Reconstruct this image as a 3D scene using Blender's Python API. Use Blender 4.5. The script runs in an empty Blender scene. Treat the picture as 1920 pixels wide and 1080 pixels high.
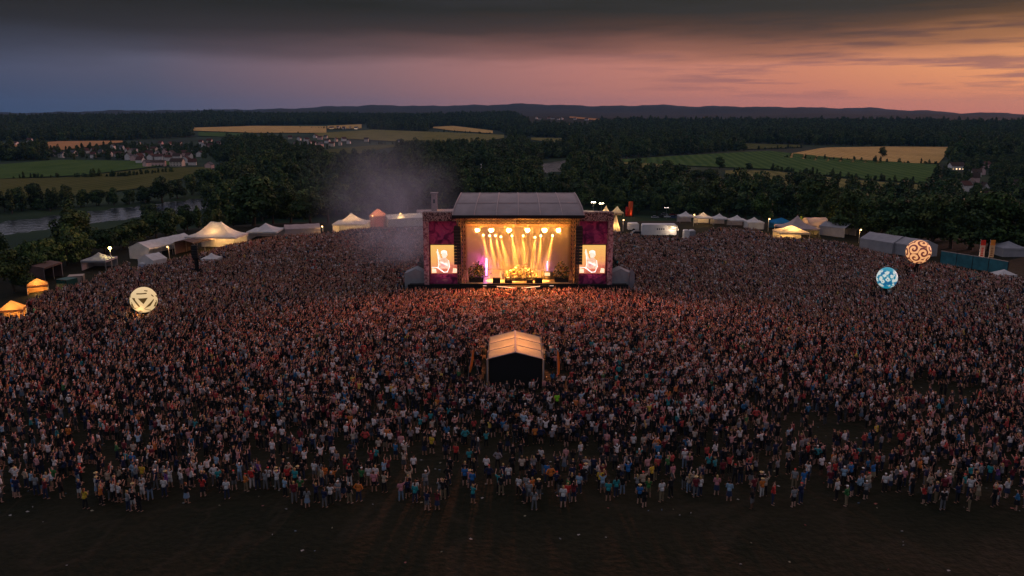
import bpy, bmesh, math, random
import numpy as np
from mathutils import Vector, Matrix
random.seed(7); rng = np.random.default_rng(7)
R = math.radians
S = bpy.context.scene
COL = S.collection

# ---------------------------------------------------------------- camera
CAMZ, F, PITCH = 32.0, 1500.0, math.atan(0.22)
cp, sp = math.cos(PITCH), math.sin(PITCH)
cam = bpy.data.cameras.new('camera'); co = bpy.data.objects.new('camera', cam); COL.objects.link(co)
co.location = (0, 0, CAMZ); co.rotation_euler = (math.pi/2 - PITCH, 0, 0)
cam.sensor_width = 36; cam.lens = 36*F/1920; cam.clip_start = 0.5; cam.clip_end = 40000
S.camera = co
S.render.engine = 'CYCLES'
S.view_settings.view_transform = 'Standard'; S.view_settings.look = 'None'
S.view_settings.exposure = 0; S.view_settings.gamma = 1
cy = S.cycles
cy.use_denoising = True; cy.max_bounces = 4; cy.diffuse_bounces = 2; cy.glossy_bounces = 2
cy.transmission_bounces = 3; cy.volume_bounces = 0; cy.transparent_max_bounces = 4
cy.sample_clamp_indirect = 4; cy.sample_clamp_direct = 0; cy.use_light_tree = True
cy.volume_step_rate = 1.5; cy.volume_max_steps = 128
cy.caustics_reflective = False; cy.caustics_refractive = False

def ray(px, py):
    u, v = (px-960)/F, (540-py)/F
    return Vector((u, cp+v*sp, -sp+v*cp))
def at(px, py, z=0.0):
    d = ray(px, py); t = (z-CAMZ)/d.z
    return Vector((d.x*t, d.y*t, z))
def atY(px, py, Y):
    d = ray(px, py); t = Y/d.y
    return Vector((d.x*t, Y, CAMZ+d.z*t))
def depth(x, y, z): return y*cp - (z-CAMZ)*sp
def proj(x, y, z):
    d = y*cp - (z-CAMZ)*sp; up = y*sp + (z-CAMZ)*cp
    return 960+F*x/d, 540-F*up/d

# ---------------------------------------------------------------- terrain height
def sstep(t):
    t = np.clip(t, 0, 1); return t*t*(3-2*t)
HILL = [(-60,213),(-33,213),(-25,209),(-16,205),(-10,201),(-4,199),(1,197.5),(6,199),(9,198),(13,202),(17,201),(20,203),(24,206),(28,211),(33,215),(45,213),(60,210)]
def H(x, y):
    x = np.asarray(x, float); y = np.asarray(y, float)
    cyy = np.clip(y, -9e9, 165.0)
    qx = np.maximum(np.abs(x-4)-48, 0); qy = np.maximum(y-165, 0)
    d = np.hypot(qx, qy)-62
    z = -30*sstep(d/170)
    r = np.hypot(x, y); az = np.degrees(np.arctan2(x, y))
    bump = np.sin(x*.0031+1)+np.sin(y*.0023+x*.0011)+.6*np.sin(x*.0067-y*.0049+2)
    z = z + (34+7*bump)*sstep((r-1750)/2600)
    a = np.array([h[0] for h in HILL]); p = np.array([h[1] for h in HILL])
    top = np.interp(az, a, p)
    hz = CAMZ + (210-top)/F*10500*np.cos(np.radians(np.clip(az,-50,50)))**0
    rip = 9*np.sin(az*1.9+.5)+5*np.sin(az*4.3)+3*np.sin(az*9.1+1)
    z = z + (hz+rip*.5-4)*sstep((r-5200)/5000) - 120*sstep((r-10500)/3000)
    return z
def Hs(x, y): return float(H(x, y))
TS = np.geomspace(25, 15000, 1400)
def hit(px, py):
    d = ray(px, py); z = CAMZ+d.z*TS-H(d.x*TS, d.y*TS)
    k = np.argmax(z <= 0)
    if z[k] > 0: k = len(TS)-1
    t = TS[k-1]+(TS[k]-TS[k-1])*z[k-1]/max(1e-6, z[k-1]-z[k])
    x, y = d.x*t, d.y*t
    return Vector((x, y, Hs(x, y)))

# ---------------------------------------------------------------- materials
def nd(nt, t, **k):
    n = nt.nodes.new(t)
    for a, b in k.items(): setattr(n, a, b)
    return n
MATS = {}
def mat(name, col, rough=.8, spec=.3, metal=0, var=.0, scale=1.0, emit=None, es=0, bump=0, col2=None):
    if name in MATS: return MATS[name]
    m = bpy.data.materials.new(name); m.use_nodes = True; nt = m.node_tree
    b = nt.nodes['Principled BSDF']
    b.inputs['Base Color'].default_value = (*col, 1); b.inputs['Roughness'].default_value = rough
    b.inputs['Specular IOR Level'].default_value = spec; b.inputs['Metallic'].default_value = metal
    if var or col2 or bump:
        tc = nd(nt, 'ShaderNodeTexCoord'); nz = nd(nt, 'ShaderNodeTexNoise'); nz.inputs['Scale'].default_value = scale; nz.inputs['Detail'].default_value = 5
        nt.links.new(tc.outputs['Object'], nz.inputs['Vector'])
        rp = nd(nt, 'ShaderNodeValToRGB'); rp.color_ramp.elements[0].position = .35; rp.color_ramp.elements[1].position = .68
        c0 = tuple(c*(1-var) for c in col); c1 = col2 or tuple(min(1, c*(1+var)) for c in col)
        rp.color_ramp.elements[0].color = (*c0, 1); rp.color_ramp.elements[1].color = (*c1, 1)
        nt.links.new(nz.outputs['Fac'], rp.inputs['Fac']); nt.links.new(rp.outputs['Color'], b.inputs['Base Color'])
        if bump:
            bp = nd(nt, 'ShaderNodeBump'); bp.inputs['Strength'].default_value = bump
            nt.links.new(nz.outputs['Fac'], bp.inputs['Height']); nt.links.new(bp.outputs['Normal'], b.inputs['Normal'])
    if emit:
        b.inputs['Emission Color'].default_value = (*emit, 1); b.inputs['Emission Strength'].default_value = es
    MATS[name] = m; return m
def fabric(name, col, trans=.35, emit=None, es=0):
    if name in MATS: return MATS[name]
    m = bpy.data.materials.new(name); m.use_nodes = True; nt = m.node_tree
    nt.nodes.remove(nt.nodes['Principled BSDF']); out = nt.nodes['Material Output']
    tc = nd(nt, 'ShaderNodeTexCoord'); nz = nd(nt, 'ShaderNodeTexNoise'); nz.inputs['Scale'].default_value = .9; nz.inputs['Detail'].default_value = 6
    nt.links.new(tc.outputs['Object'], nz.inputs['Vector'])
    rp = nd(nt, 'ShaderNodeValToRGB'); rp.color_ramp.elements[0].position = .3; rp.color_ramp.elements[1].position = .7
    rp.color_ramp.elements[0].color = (*[c*.8 for c in col], 1); rp.color_ramp.elements[1].color = (*col, 1)
    nt.links.new(nz.outputs['Fac'], rp.inputs['Fac'])
    d = nd(nt, 'ShaderNodeBsdfDiffuse'); t = nd(nt, 'ShaderNodeBsdfTranslucent'); mx = nd(nt, 'ShaderNodeMixShader'); mx.inputs[0].default_value = trans
    nt.links.new(rp.outputs[0], d.inputs[0]); nt.links.new(rp.outputs[0], t.inputs[0])
    nt.links.new(d.outputs[0], mx.inputs[1]); nt.links.new(t.outputs[0], mx.inputs[2])
    nt.links.new(mx.outputs[0], out.inputs['Surface'])
    MATS[name] = m; return m
def glow(name, col, s):
    return mat(name, (0.8,0.8,0.8), .5, emit=col, es=s)

# ---------------------------------------------------------------- mesh builder
class MB:
    def __init__(s): s.v = []; s.f = []; s.m = []
    def add(s, vs, fs, mi=0):
        o = len(s.v); s.v += [tuple(v) for v in vs]; s.f += [tuple(o+i for i in f) for f in fs]; s.m += [mi]*len(fs); return s
    def box(s, c, d, rz=0, mi=0, tilt=0):
        ca, sa = math.cos(rz), math.sin(rz); vs = []
        ct, st = math.cos(tilt), math.sin(tilt)
        for z in (-.5,.5):
            for y in (-.5,.5):
                for x in (-.5,.5):
                    X, Y, Z = x*d[0], y*d[1], z*d[2]
                    Y, Z = Y*ct-Z*st, Y*st+Z*ct
                    vs.append((c[0]+X*ca-Y*sa, c[1]+X*sa+Y*ca, c[2]+Z))
        return s.add(vs, [(0,2,3,1),(4,5,7,6),(0,1,5,4),(2,6,7,3),(0,4,6,2),(1,3,7,5)], mi)
    def tube(s, p0, p1, r0, r1=None, n=8, mi=0):
        r1 = r0 if r1 is None else r1
        p0, p1 = Vector(p0), Vector(p1); a = (p1-p0).normalized()
        u = a.orthogonal().normalized(); w = a.cross(u); vs = []
        for p, r in ((p0, r0), (p1, r1)):
            for i in range(n):
                t = 2*math.pi*i/n; vs.append(p+u*(r*math.cos(t))+w*(r*math.sin(t)))
        fs = [(i, (i+1)%n, n+(i+1)%n, n+i) for i in range(n)]+[tuple(range(n))[::-1], tuple(range(n, 2*n))]
        return s.add(vs, fs, mi)
    def ell(s, c, r, n=12, k=8, mi=0, rot=None):
        vs = [(0,0,-1)]
        for j in range(1, k):
            a = math.pi*j/k
            for i in range(n):
                t = 2*math.pi*i/n; vs.append((math.sin(a)*math.cos(t), math.sin(a)*math.sin(t), -math.cos(a)))
        vs.append((0,0,1)); L = len(vs)-1
        fs = [(0, 1+(i+1)%n, 1+i) for i in range(n)]
        for j in range(k-2):
            for i in range(n):
                a, b = 1+j*n+i, 1+j*n+(i+1)%n; fs.append((a, b, b+n, a+n))
        fs += [(1+(k-2)*n+i, 1+(k-2)*n+(i+1)%n, L) for i in range(n)]
        out = []
        for v in vs:
            q = Vector((v[0]*r[0], v[1]*r[1], v[2]*r[2]))
            if rot: q = rot @ q
            out.append(q+Vector(c))
        return s.add(out, fs, mi)
    def cap(s, p0, p1, r0, r1, n=10, mi=0):
        s.tube(p0, p1, r0, r1, n, mi); s.ell(p0, (r0,)*3, n, 6, mi); s.ell(p1, (r1,)*3, n, 6, mi); return s
    def prism(s, pts, a, b, axis=0, mi=0):   # polygon (2-D) extruded along an axis
        def P(u, v, t): return {0:(t,u,v), 1:(u,t,v), 2:(u,v,t)}[axis]
        n = len(pts); vs = [P(u,v,a) for u,v in pts]+[P(u,v,b) for u,v in pts]
        fs = [tuple(range(n)), tuple(range(n, 2*n))[::-1]]+[(i, n+i, n+(i+1)%n, (i+1)%n) for i in range(n)]
        return s.add(vs, fs, mi)
    def truss(s, p0, p1, w, r=.035, seg=None, mi=0):
        p0, p1 = Vector(p0), Vector(p1); a = p1-p0; L = a.length; a.normalize()
        u = a.orthogonal().normalized(); q = a.cross(u); n = seg or max(2, int(L/(w*1.2)))
        cs = [(u*i+q*j)*(w/2) for i, j in ((-1,-1),(1,-1),(1,1),(-1,1))]
        for c in cs: s.tube(p0+c, p1+c, r, r, 4, mi)
        for k in range(n):
            A, B = p0+a*(L*k/n), p0+a*(L*(k+1)/n)
            for i in range(4):
                s.tube(A+cs[i], B+cs[(i+1)%4], r*.7, r*.7, 3, mi)
        return s
    def mesh(s, name, mats, smooth=False):
        me = bpy.data.meshes.new(name); me.from_pydata(s.v, [], s.f)
        for m in (mats if isinstance(mats, (list, tuple)) else [mats]): me.materials.append(m)
        me.polygons.foreach_set('material_index', s.m)
        if smooth: me.polygons.foreach_set('use_smooth', [True]*len(s.f))
        bm = bmesh.new(); bm.from_mesh(me); bmesh.ops.recalc_face_normals(bm, faces=bm.faces); bm.to_mesh(me); bm.free()
        me.update(); return me
    def build(s, name, mats, parent=None, smooth=False):
        o = bpy.data.objects.new(name, s.mesh(name, mats, smooth)); COL.objects.link(o)
        if parent: o.parent = parent
        return o
def tag(o, label=None, cat=None, group=None, kind=None):
    if label: o['label'] = label
    if cat: o['category'] = cat
    if group: o['group'] = group
    if kind: o['kind'] = kind
    return o
def thing(name, label, cat, loc=(0,0,0), rz=0, group=None):
    o = bpy.data.objects.new(name, None); COL.objects.link(o); o.empty_display_size = .3
    o.location = loc; o.rotation_euler = (0,0,rz); return tag(o, label, cat, group)
def part(name, me, parent):
    o = bpy.data.objects.new(name, me); COL.objects.link(o); o.parent = parent; return o
def lamp(name, kind, loc, energy, col, parent=None, size=.3, aim=None, spot=40, blend=.4):
    l = bpy.data.lights.new(name, kind); l.energy = energy; l.color = col; l.shadow_soft_size = size
    if kind == 'SPOT': l.spot_size = R(spot); l.spot_blend = blend
    o = bpy.data.objects.new(name, l); COL.objects.link(o); o.location = loc
    if parent: o.parent = parent
    if aim is not None: o.rotation_euler = (Vector(aim)-Vector(loc)).to_track_quat('-Z','Y').to_euler()
    return o
def inpoly(x, y, poly):
    x = np.asarray(x); y = np.asarray(y); c = np.zeros(x.shape, bool); n = len(poly)
    for i in range(n):
        x1, y1 = poly[i]; x2, y2 = poly[(i+1)%n]
        if y1 == y2: continue
        k = ((y1 > y) != (y2 > y)) & (x < (x2-x1)*(y-y1)/(y2-y1)+x1); c ^= k
    return c

# ---------------------------------------------------------------- sky and sun
SUN_AZ = 58.0
w = bpy.data.worlds.new('World'); S.world = w; w.use_nodes = True; nt = w.node_tree; nt.nodes.clear()
L = nt.links.new
def M(op, a, b=None, c=None):
    n = nd(nt, 'ShaderNodeMath', operation=op)
    for i, v in enumerate((a, b, c)):
        if v is None: continue
        if isinstance(v, (int, float)): n.inputs[i].default_value = v
        else: L(v, n.inputs[i])
    return n.outputs[0]
def ramp(fac, els, interp='LINEAR'):
    n = nd(nt, 'ShaderNodeValToRGB'); e = n.color_ramp.elements; n.color_ramp.interpolation = interp
    while len(e) < len(els): e.new(.5)
    for k, (p, c) in enumerate(els): e[k].position = p; e[k].color = (*c, 1) if len(c) == 3 else c
    L(fac, n.inputs[0]); return n.outputs[0]
def mixc(f, a, b, bt='MIX'):
    n = nd(nt, 'ShaderNodeMix', data_type='RGBA', blend_type=bt)
    if isinstance(f, (int, float)): n.inputs[0].default_value = f
    else: L(f, n.inputs[0])
    for s_, v in ((6, a), (7, b)):
        if isinstance(v, tuple): n.inputs[s_].default_value = (*v, 1)
        else: L(v, n.inputs[s_])
    return n.outputs[2]
def lin(r, g, b): return tuple(((c/255)/12.92 if c/255 <= .04045 else (((c/255)+.055)/1.055)**2.4) for c in (r, g, b))
tc = nd(nt, 'ShaderNodeTexCoord'); sx = nd(nt, 'ShaderNodeSeparateXYZ'); L(tc.outputs['Generated'], sx.inputs[0])
el = M('MULTIPLY', M('ARCSINE', sx.outputs[2]), 57.2958)
az = M('MULTIPLY', M('ARCTAN2', sx.outputs[0], sx.outputs[1]), 57.2958)
af = M('MINIMUM', M('MULTIPLY_ADD', az, 1/80, .5), M('MULTIPLY_ADD', az, -1/60, 2.0))           # -40..40 degrees -> 0..1
low = ramp(af, [(.0, lin(44,66,98)), (.2, lin(72,80,102)), (.38, lin(122,98,107)), (.56, lin(176,116,106)), (.75, lin(205,124,104)), (.92, lin(222,134,100)), (1, lin(240,150,100))])
mid = ramp(af, [(.0, lin(52,70,98)), (.2, lin(84,84,104)), (.38, lin(134,102,108)), (.56, lin(180,118,110)), (.75, lin(208,132,104)), (.92, lin(238,158,104)), (1, lin(250,170,110))])
hor = mixc(ramp(M('MULTIPLY', el, .4), [(0,(0,0,0)),(1,(1,1,1))]), low, mid)
# stretched cloud streaks, only where the glow is
cv = nd(nt, 'ShaderNodeCombineXYZ'); L(M('MULTIPLY', az, .11), cv.inputs[0]); L(M('MULTIPLY', el, 1.5), cv.inputs[1])
nz = nd(nt, 'ShaderNodeTexNoise'); nz.inputs['Scale'].default_value = 1.0; nz.inputs['Detail'].default_value = 5; nz.inputs['Roughness'].default_value = .55; L(cv.outputs[0], nz.inputs['Vector'])
cm = ramp(nz.outputs['Fac'], [(.5,(0,0,0)),(.62,(1,1,1))])
cm = M('MULTIPLY', cm, ramp(M('MULTIPLY', el, .25), [(.14,(0,0,0)),(.42,(1,1,1))]))
cm = M('MULTIPLY', cm, ramp(af, [(.5,(0,0,0)),(.72,(.75,.75,.75))]))
hor = mixc(cm, hor, lin(138,94,98))
# slate cloud bank above the glow, broken lower edge
cv2 = nd(nt, 'ShaderNodeCombineXYZ'); L(M('MULTIPLY', az, .06), cv2.inputs[0]); L(M('MULTIPLY', el, .5), cv2.inputs[1])
nz2 = nd(nt, 'ShaderNodeTexNoise'); nz2.inputs['Scale'].default_value = 1.3; nz2.inputs['Detail'].default_value = 6; L(cv2.outputs[0], nz2.inputs['Vector'])
edge = M('MULTIPLY_ADD', M('SUBTRACT', nz2.outputs['Fac'], .5), 2.2, el)
bank = ramp(M('MULTIPLY', edge, .1), [(.30,(0,0,0)),(.40,(.5,.5,.5)),(.54,(.9,.9,.9)),(.66,(1,1,1))])
bcol = mixc(ramp(nz2.outputs['Fac'], [(.35,(0,0,0)),(.7,(1,1,1))]), lin(17,18,24), lin(33,32,40))
hor = mixc(bank, hor, bcol)
zen = ramp(M('MULTIPLY', el, 1/90), [(.084,(0,0,0)),(.125,(.75,.75,.75)),(.25,(1,1,1))])
hor = mixc(zen, hor, ramp(af, [(.0,(.42,.42,.52)),(.45,(.43,.33,.36)),(1,(.58,.36,.31))]))
hor = mixc(M('MULTIPLY', zen, ramp(M('MULTIPLY_ADD', sx.outputs[1], .5, .5), [(.2,(.45,.45,.45)),(.75,(0,0,0))])), hor, (.0,.0,.0))
hor = mixc(ramp(M('MULTIPLY', el, -.2), [(0,(0,0,0)),(1,(1,1,1))]), hor, (.02,.02,.025))
bg = nd(nt, 'ShaderNodeBackground'); L(hor, bg.inputs[0]); bg.inputs[1].default_value = 1.0
sky = nd(nt, 'ShaderNodeTexSky', sky_type='NISHITA'); sky.sun_disc = False; sky.sun_elevation = R(0.6); sky.sun_rotation = R(SUN_AZ); sky.dust_density = 2
bg2 = nd(nt, 'ShaderNodeBackground'); L(sky.outputs[0], bg2.inputs[0]); bg2.inputs[1].default_value = .02
ad = nd(nt, 'ShaderNodeAddShader'); L(bg.outputs[0], ad.inputs[0]); L(bg2.outputs[0], ad.inputs[1])
wo = nd(nt, 'ShaderNodeOutputWorld'); L(ad.outputs[0], wo.inputs[0])
sl = bpy.data.lights.new('sun', 'SUN'); sl.energy = 1.5; sl.angle = R(12); sl.color = (1,.46,.38)
so = bpy.data.objects.new('sun', sl); COL.objects.link(so)
e_ = R(5); a_ = R(SUN_AZ); so.rotation_euler = (-Vector((math.sin(a_)*math.cos(e_), math.cos(a_)*math.cos(e_), math.sin(e_)))).to_track_quat('-Z','Y').to_euler()
# ================================================================ ground, river, fields
def dist_poly(x, y, pts):
    x = np.asarray(x, float); y = np.asarray(y, float); best = np.full(x.shape, 1e9)
    for (x1, y1), (x2, y2) in zip(pts[:-1], pts[1:]):
        dx, dy = x2-x1, y2-y1; t = np.clip(((x-x1)*dx+(y-y1)*dy)/(dx*dx+dy*dy), 0, 1)
        best = np.minimum(best, np.hypot(x-x1-t*dx, y-y1-t*dy))
    return best
RIV = [(-560,250),(-420,322),(-345,372),(-292,418),(-212,575),(-150,690),(-60,800),(46,905),(70,1010),(150,1200),(262,1430),(300,1560),(360,1800)]
RW = 30

# terrain: one polar sheet from under the camera to beyond the hills
rad = np.concatenate([np.linspace(2, 150, 30), np.linspace(156, 520, 75), np.geomspace(530, 14000, 150)])
azs = np.radians(np.concatenate([np.linspace(-180, -50, 40, endpoint=False), np.linspace(-50, 50, 420, endpoint=False), np.linspace(50, 180, 40, endpoint=False)]))
RR, AA = np.meshgrid(rad, azs, indexing='ij'); X = RR*np.sin(AA); Y = RR*np.cos(AA); Z = H(X, Y)
dr = dist_poly(X, Y, RIV); Z = np.where(RR > 300, Z-2.5*sstep((RW-dr)/6), Z)
na = len(azs); nr = len(rad)
vs = np.stack([X, Y, Z], -1).reshape(-1, 3)
idx = np.arange(nr*na).reshape(nr, na)
q = np.stack([idx[:-1], np.roll(idx, -1, 1)[:-1], np.roll(idx, -1, 1)[1:], idx[1:]], -1).reshape(-1, 4)
me = bpy.data.meshes.new('ground'); me.from_pydata(vs.tolist()+[(0,0,0)], [], q[:, ::-1].tolist()+[(nr*na, idx[0, (i+1) % na], idx[0, i]) for i in range(na)])
me.polygons.foreach_set('use_smooth', [True]*len(me.polygons))
gm = bpy.data.materials.new('ground_grass'); gm.use_nodes = True; nt = gm.node_tree; L = nt.links.new
b = nt.nodes['Principled BSDF']; b.inputs['Roughness'].default_value = .95; b.inputs['Specular IOR Level'].default_value = .1
geo = nd(nt, 'ShaderNodeNewGeometry'); sx = nd(nt, 'ShaderNodeSeparateXYZ'); L(geo.outputs['Position'], sx.inputs[0])
n1 = nd(nt, 'ShaderNodeTexNoise'); n1.inputs['Scale'].default_value = .09; n1.inputs['Detail'].default_value = 8; L(geo.outputs['Position'], n1.inputs['Vector'])
n2 = nd(nt, 'ShaderNodeTexNoise'); n2.inputs['Scale'].default_value = 1.8; n2.inputs['Detail'].default_value = 4; L(geo.outputs['Position'], n2.inputs['Vector'])
n3 = nd(nt, 'ShaderNodeTexNoise'); n3.inputs['Scale'].default_value = .006; n3.inputs['Detail'].default_value = 7; L(geo.outputs['Position'], n3.inputs['Vector'])
near = mixc(ramp(n1.outputs['Fac'], [(.38,(0,0,0)),(.62,(1,1,1))]), (.006,.009,.004), (.020,.017,.009))
n4 = nd(nt, 'ShaderNodeTexNoise'); n4.inputs['Scale'].default_value = .035; n4.inputs['Detail'].default_value = 3; n4.inputs['Distortion'].default_value = 2.5; L(geo.outputs['Position'], n4.inputs['Vector'])
near = mixc(ramp(n4.outputs['Fac'], [(.47,(0,0,0)),(.50,(.8,.8,.8)),(.53,(0,0,0))]), near, (.032,.025,.016))
near = mixc(.5, near, ramp(n2.outputs['Fac'], [(.3,(.004,.005,.002)),(.7,(.020,.019,.010))]))
far = ramp(n3.outputs['Fac'], [(.35,(.006,.016,.009)),(.52,(.013,.030,.014)),(.66,(.03,.050,.02))])
dist = M('SQRT', M('ADD', M('MULTIPLY', sx.outputs[0], sx.outputs[0]), M('MULTIPLY', sx.outputs[1], sx.outputs[1])))
f1 = ramp(M('MULTIPLY', sx.outputs[2], -.05), [(0,(0,0,0)),(.6,(1,1,1))])
L(mixc(f1, near, far), b.inputs['Base Color'])
bp = nd(nt, 'ShaderNodeBump'); bp.inputs['Strength'].default_value = .6; bp.inputs['Distance'].default_value = .3; L(n2.outputs['Fac'], bp.inputs['Height']); L(bp.outputs[0], b.inputs['Normal'])
me.materials.append(gm)
ground = bpy.data.objects.new('ground', me); COL.objects.link(ground); tag(ground, kind='structure')

# river
mb = MB(); pts = [Vector((*p, 0)) for p in RIV]; sm = []
for i in range(len(pts)-1):
    p0, p1, p2, p3 = pts[max(0,i-1)], pts[i], pts[i+1], pts[min(len(pts)-1,i+2)]
    for k in range(8):
        t = k/8; sm.append(.5*((2*p1)+(p2-p0)*t+(2*p0-5*p1+4*p2-p3)*t*t+(3*p1-p0-3*p2+p3)*t**3))
sm.append(pts[-1]); vv = []
for i, p in enumerate(sm):
    d = (sm[min(i+1, len(sm)-1)]-sm[max(0, i-1)]).normalized(); n = Vector((-d.y, d.x, 0)); hw = RW+3*math.sin(i*.6)+(11 if i < 30 else 1)
    vv += [(p.x+n.x*hw, p.y+n.y*hw, -31.0), (p.x-n.x*hw, p.y-n.y*hw, -31.0)]
mb.add(vv, [(2*i, 2*i+1, 2*i+3, 2*i+2) for i in range(len(sm)-1)])
wm = bpy.data.materials.new('river_water'); wm.use_nodes = True; nt = wm.node_tree; L = nt.links.new; b = nt.nodes['Principled BSDF']
b.inputs['Base Color'].default_value = (.03,.036,.046,1); b.inputs['Roughness'].default_value = .10; b.inputs['IOR'].default_value = 1.33
nz = nd(nt, 'ShaderNodeTexNoise'); nz.inputs['Scale'].default_value = .25; nz.inputs['Detail'].default_value = 4; geo = nd(nt, 'ShaderNodeNewGeometry'); L(geo.outputs['Position'], nz.inputs['Vector'])
bp = nd(nt, 'ShaderNodeBump'); bp.inputs['Strength'].default_value = 1.0; bp.inputs['Distance'].default_value = .8; L(nz.outputs['Fac'], bp.inputs['Height']); L(bp.outputs[0], b.inputs['Normal'])
tag(mb.build('river_water', wm), kind='structure')

# crop fields, draped on the valley floor; corners read off the photograph and laid out on the terrain
def crop(name, c, c2, scale=.05, row=None):
    global L, nt
    m = bpy.data.materials.new(name); m.use_nodes = True; nt = m.node_tree; b = nt.nodes['Principled BSDF']; b.inputs['Roughness'].default_value = 1; b.inputs['Specular IOR Level'].default_value = 0
    L = nt.links.new
    geo = nd(nt, 'ShaderNodeNewGeometry'); nz = nd(nt, 'ShaderNodeTexNoise'); nz.inputs['Scale'].default_value = scale; nz.inputs['Detail'].default_value = 8; nz.inputs['Roughness'].default_value = .7
    mp = nd(nt, 'ShaderNodeMapping'); mp.inputs['Scale'].default_value = (1, .35, 1); mp.inputs['Rotation'].default_value = (0, 0, row or .4)
    L(geo.outputs['Position'], mp.inputs[0]); L(mp.outputs[0], nz.inputs['Vector'])
    wv = nd(nt, 'ShaderNodeTexWave'); wv.inputs['Scale'].default_value = .03; wv.inputs['Distortion'].default_value = 2; L(mp.outputs[0], wv.inputs[0])
    f = M('ADD', M('MULTIPLY', nz.outputs['Fac'], .75), M('MULTIPLY', wv.outputs['Fac'], .25))
    L(ramp(f, [(.3, c), (.7, c2)]), b.inputs['Base Color']); return m
wheat = crop('ripe_wheat', (.33,.21,.08), (.58,.37,.145), .03)
wheat2 = crop('ripe_wheat_red', (.30,.15,.07), (.50,.26,.12), .02)
green = crop('green_crop', (.040,.078,.026), (.085,.125,.044), .04)
olive = crop('olive_meadow', (.11,.105,.040), (.21,.18,.072), .03)
dull = crop('dull_pasture', (.06,.066,.024), (.115,.108,.043), .03)
FIELDS = []
def field(name, m, top, bot, n=26, k=6, lift=.35):
    def lerp(pl, t):
        xs = np.array([p[0] for p in pl]); ys = np.array([p[1] for p in pl]); x = xs[0]+(xs[-1]-xs[0])*t
        return x, float(np.interp(x, xs, ys))
    vs = []
    for j in range(k+1):
        for i in range(n+1):
            a, c = lerp(top, i/n), lerp(bot, i/n); s_ = j/k
            p = hit(a[0]+(c[0]-a[0])*s_, a[1]+(c[1]-a[1])*s_); vs.append((p.x, p.y, p.z+lift+p.length*.0006))
    fs = [(j*(n+1)+i, (j+1)*(n+1)+i, (j+1)*(n+1)+i+1, j*(n+1)+i+1) for j in range(k) for i in range(n)]
    tag(MB().add(vs, fs).build(name, m), kind='structure')
    FIELDS.append(list(top)+list(reversed(bot)))
field('wheat_field', wheat2, [(-30,276),(110,266),(230,265)], [(-30,292),(120,282),(230,268)])
field('green_field', green, [(-30,312),(110,301),(330,304)], [(-30,338),(150,330),(330,309)])
field('meadow_field', dull, [(-30,338),(130,334),(280,317),(395,314)], [(-30,378),(140,369),(300,350),(395,318)])
field('wheat_field', wheat, [(362,240.5),(480,237),(612,238)], [(362,246),(480,250),(612,250)])
field('wheat_field', wheat, [(614,237),(678,234)], [(614,242),(678,242)])
field('green_field', green, [(372,248),(470,251)], [(372,256),(470,259)])
field('meadow_field', olive, [(590,251),(700,244),(860,250),(945,254)], [(590,258),(740,266),(860,271),(945,260)])
field('meadow_field', dull, [(610,282),(700,273),(740,272)], [(610,292),(660,292),(740,276)])
field('wheat_field', wheat, [(812,239),(850,237),(924,246)], [(812,241),(850,246),(924,251)])
field('wheat_field', wheat2, [(832,220.5),(897,221)], [(832,223),(897,224.5)])
field('wheat_field', wheat2, [(1020,231),(1098,235)], [(1020,236),(1098,243)])
field('wheat_field', wheat2, [(1068,219),(1124,224)], [(1068,222),(1124,227)])
field('wheat_field', wheat2, [(1318,220.5),(1352,226)], [(1318,222),(1352,229)])
field('meadow_field', olive, [(996,259),(1056,260)], [(996,263),(1056,270)])
field('green_field', green, [(1165,300),(1290,292),(1440,284),(1600,300),(1762,310)], [(1165,305),(1290,312),(1440,318),(1600,335),(1740,346)])
field('wheat_field', wheat, [(1466,292),(1545,278),(1660,276),(1786,277)], [(1466,295),(1545,304),(1660,308),(1760,307)])
field('meadow_field', olive, [(1360,321),(1440,321),(1600,339),(1728,348)], [(1360,330),(1460,352),(1600,358),(1728,358)])
field('meadow_field', olive, [(1160,300),(1250,296)], [(1160,306),(1215,318),(1250,316)])
field('meadow_field', dull, [(1398,270),(1505,273)], [(1398,281),(1505,277)])
field('wheat_field', wheat2, [(148,217.6),(165,217.4)], [(148,219.4),(165,219.6)])
field('wheat_field', wheat2, [(205,216.6),(240,216.8)], [(205,218),(240,218.2)])
# ================================================================ trees
lf = bpy.data.materials.new('leaves'); lf.use_nodes = True; nt = lf.node_tree; L = nt.links.new; b = nt.nodes['Principled BSDF']
b.inputs['Roughness'].default_value = .75; b.inputs['Specular IOR Level'].default_value = .15
tc = nd(nt, 'ShaderNodeTexCoord'); nz = nd(nt, 'ShaderNodeTexNoise'); nz.inputs['Scale'].default_value = .45; nz.inputs['Detail'].default_value = 3; L(tc.outputs['Object'], nz.inputs['Vector'])
oi = nd(nt, 'ShaderNodeObjectInfo')
c1 = ramp(nz.outputs['Fac'], [(.36,(.016,.036,.016)),(.5,(.036,.072,.028)),(.64,(.10,.14,.05))])
L(mixc(1.0, c1, ramp(oi.outputs['Random'], [(0,(.45,.55,.55)),(.25,(1.1,.9,.7)),(.5,(.7,.8,.8)),(.75,(1.5,1.25,.9)),(1,(.9,1.05,.85))]), 'MULTIPLY'), b.inputs['Base Color'])
bark = mat('bark', (.06,.045,.032), .95, var=.4, scale=2)

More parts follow.
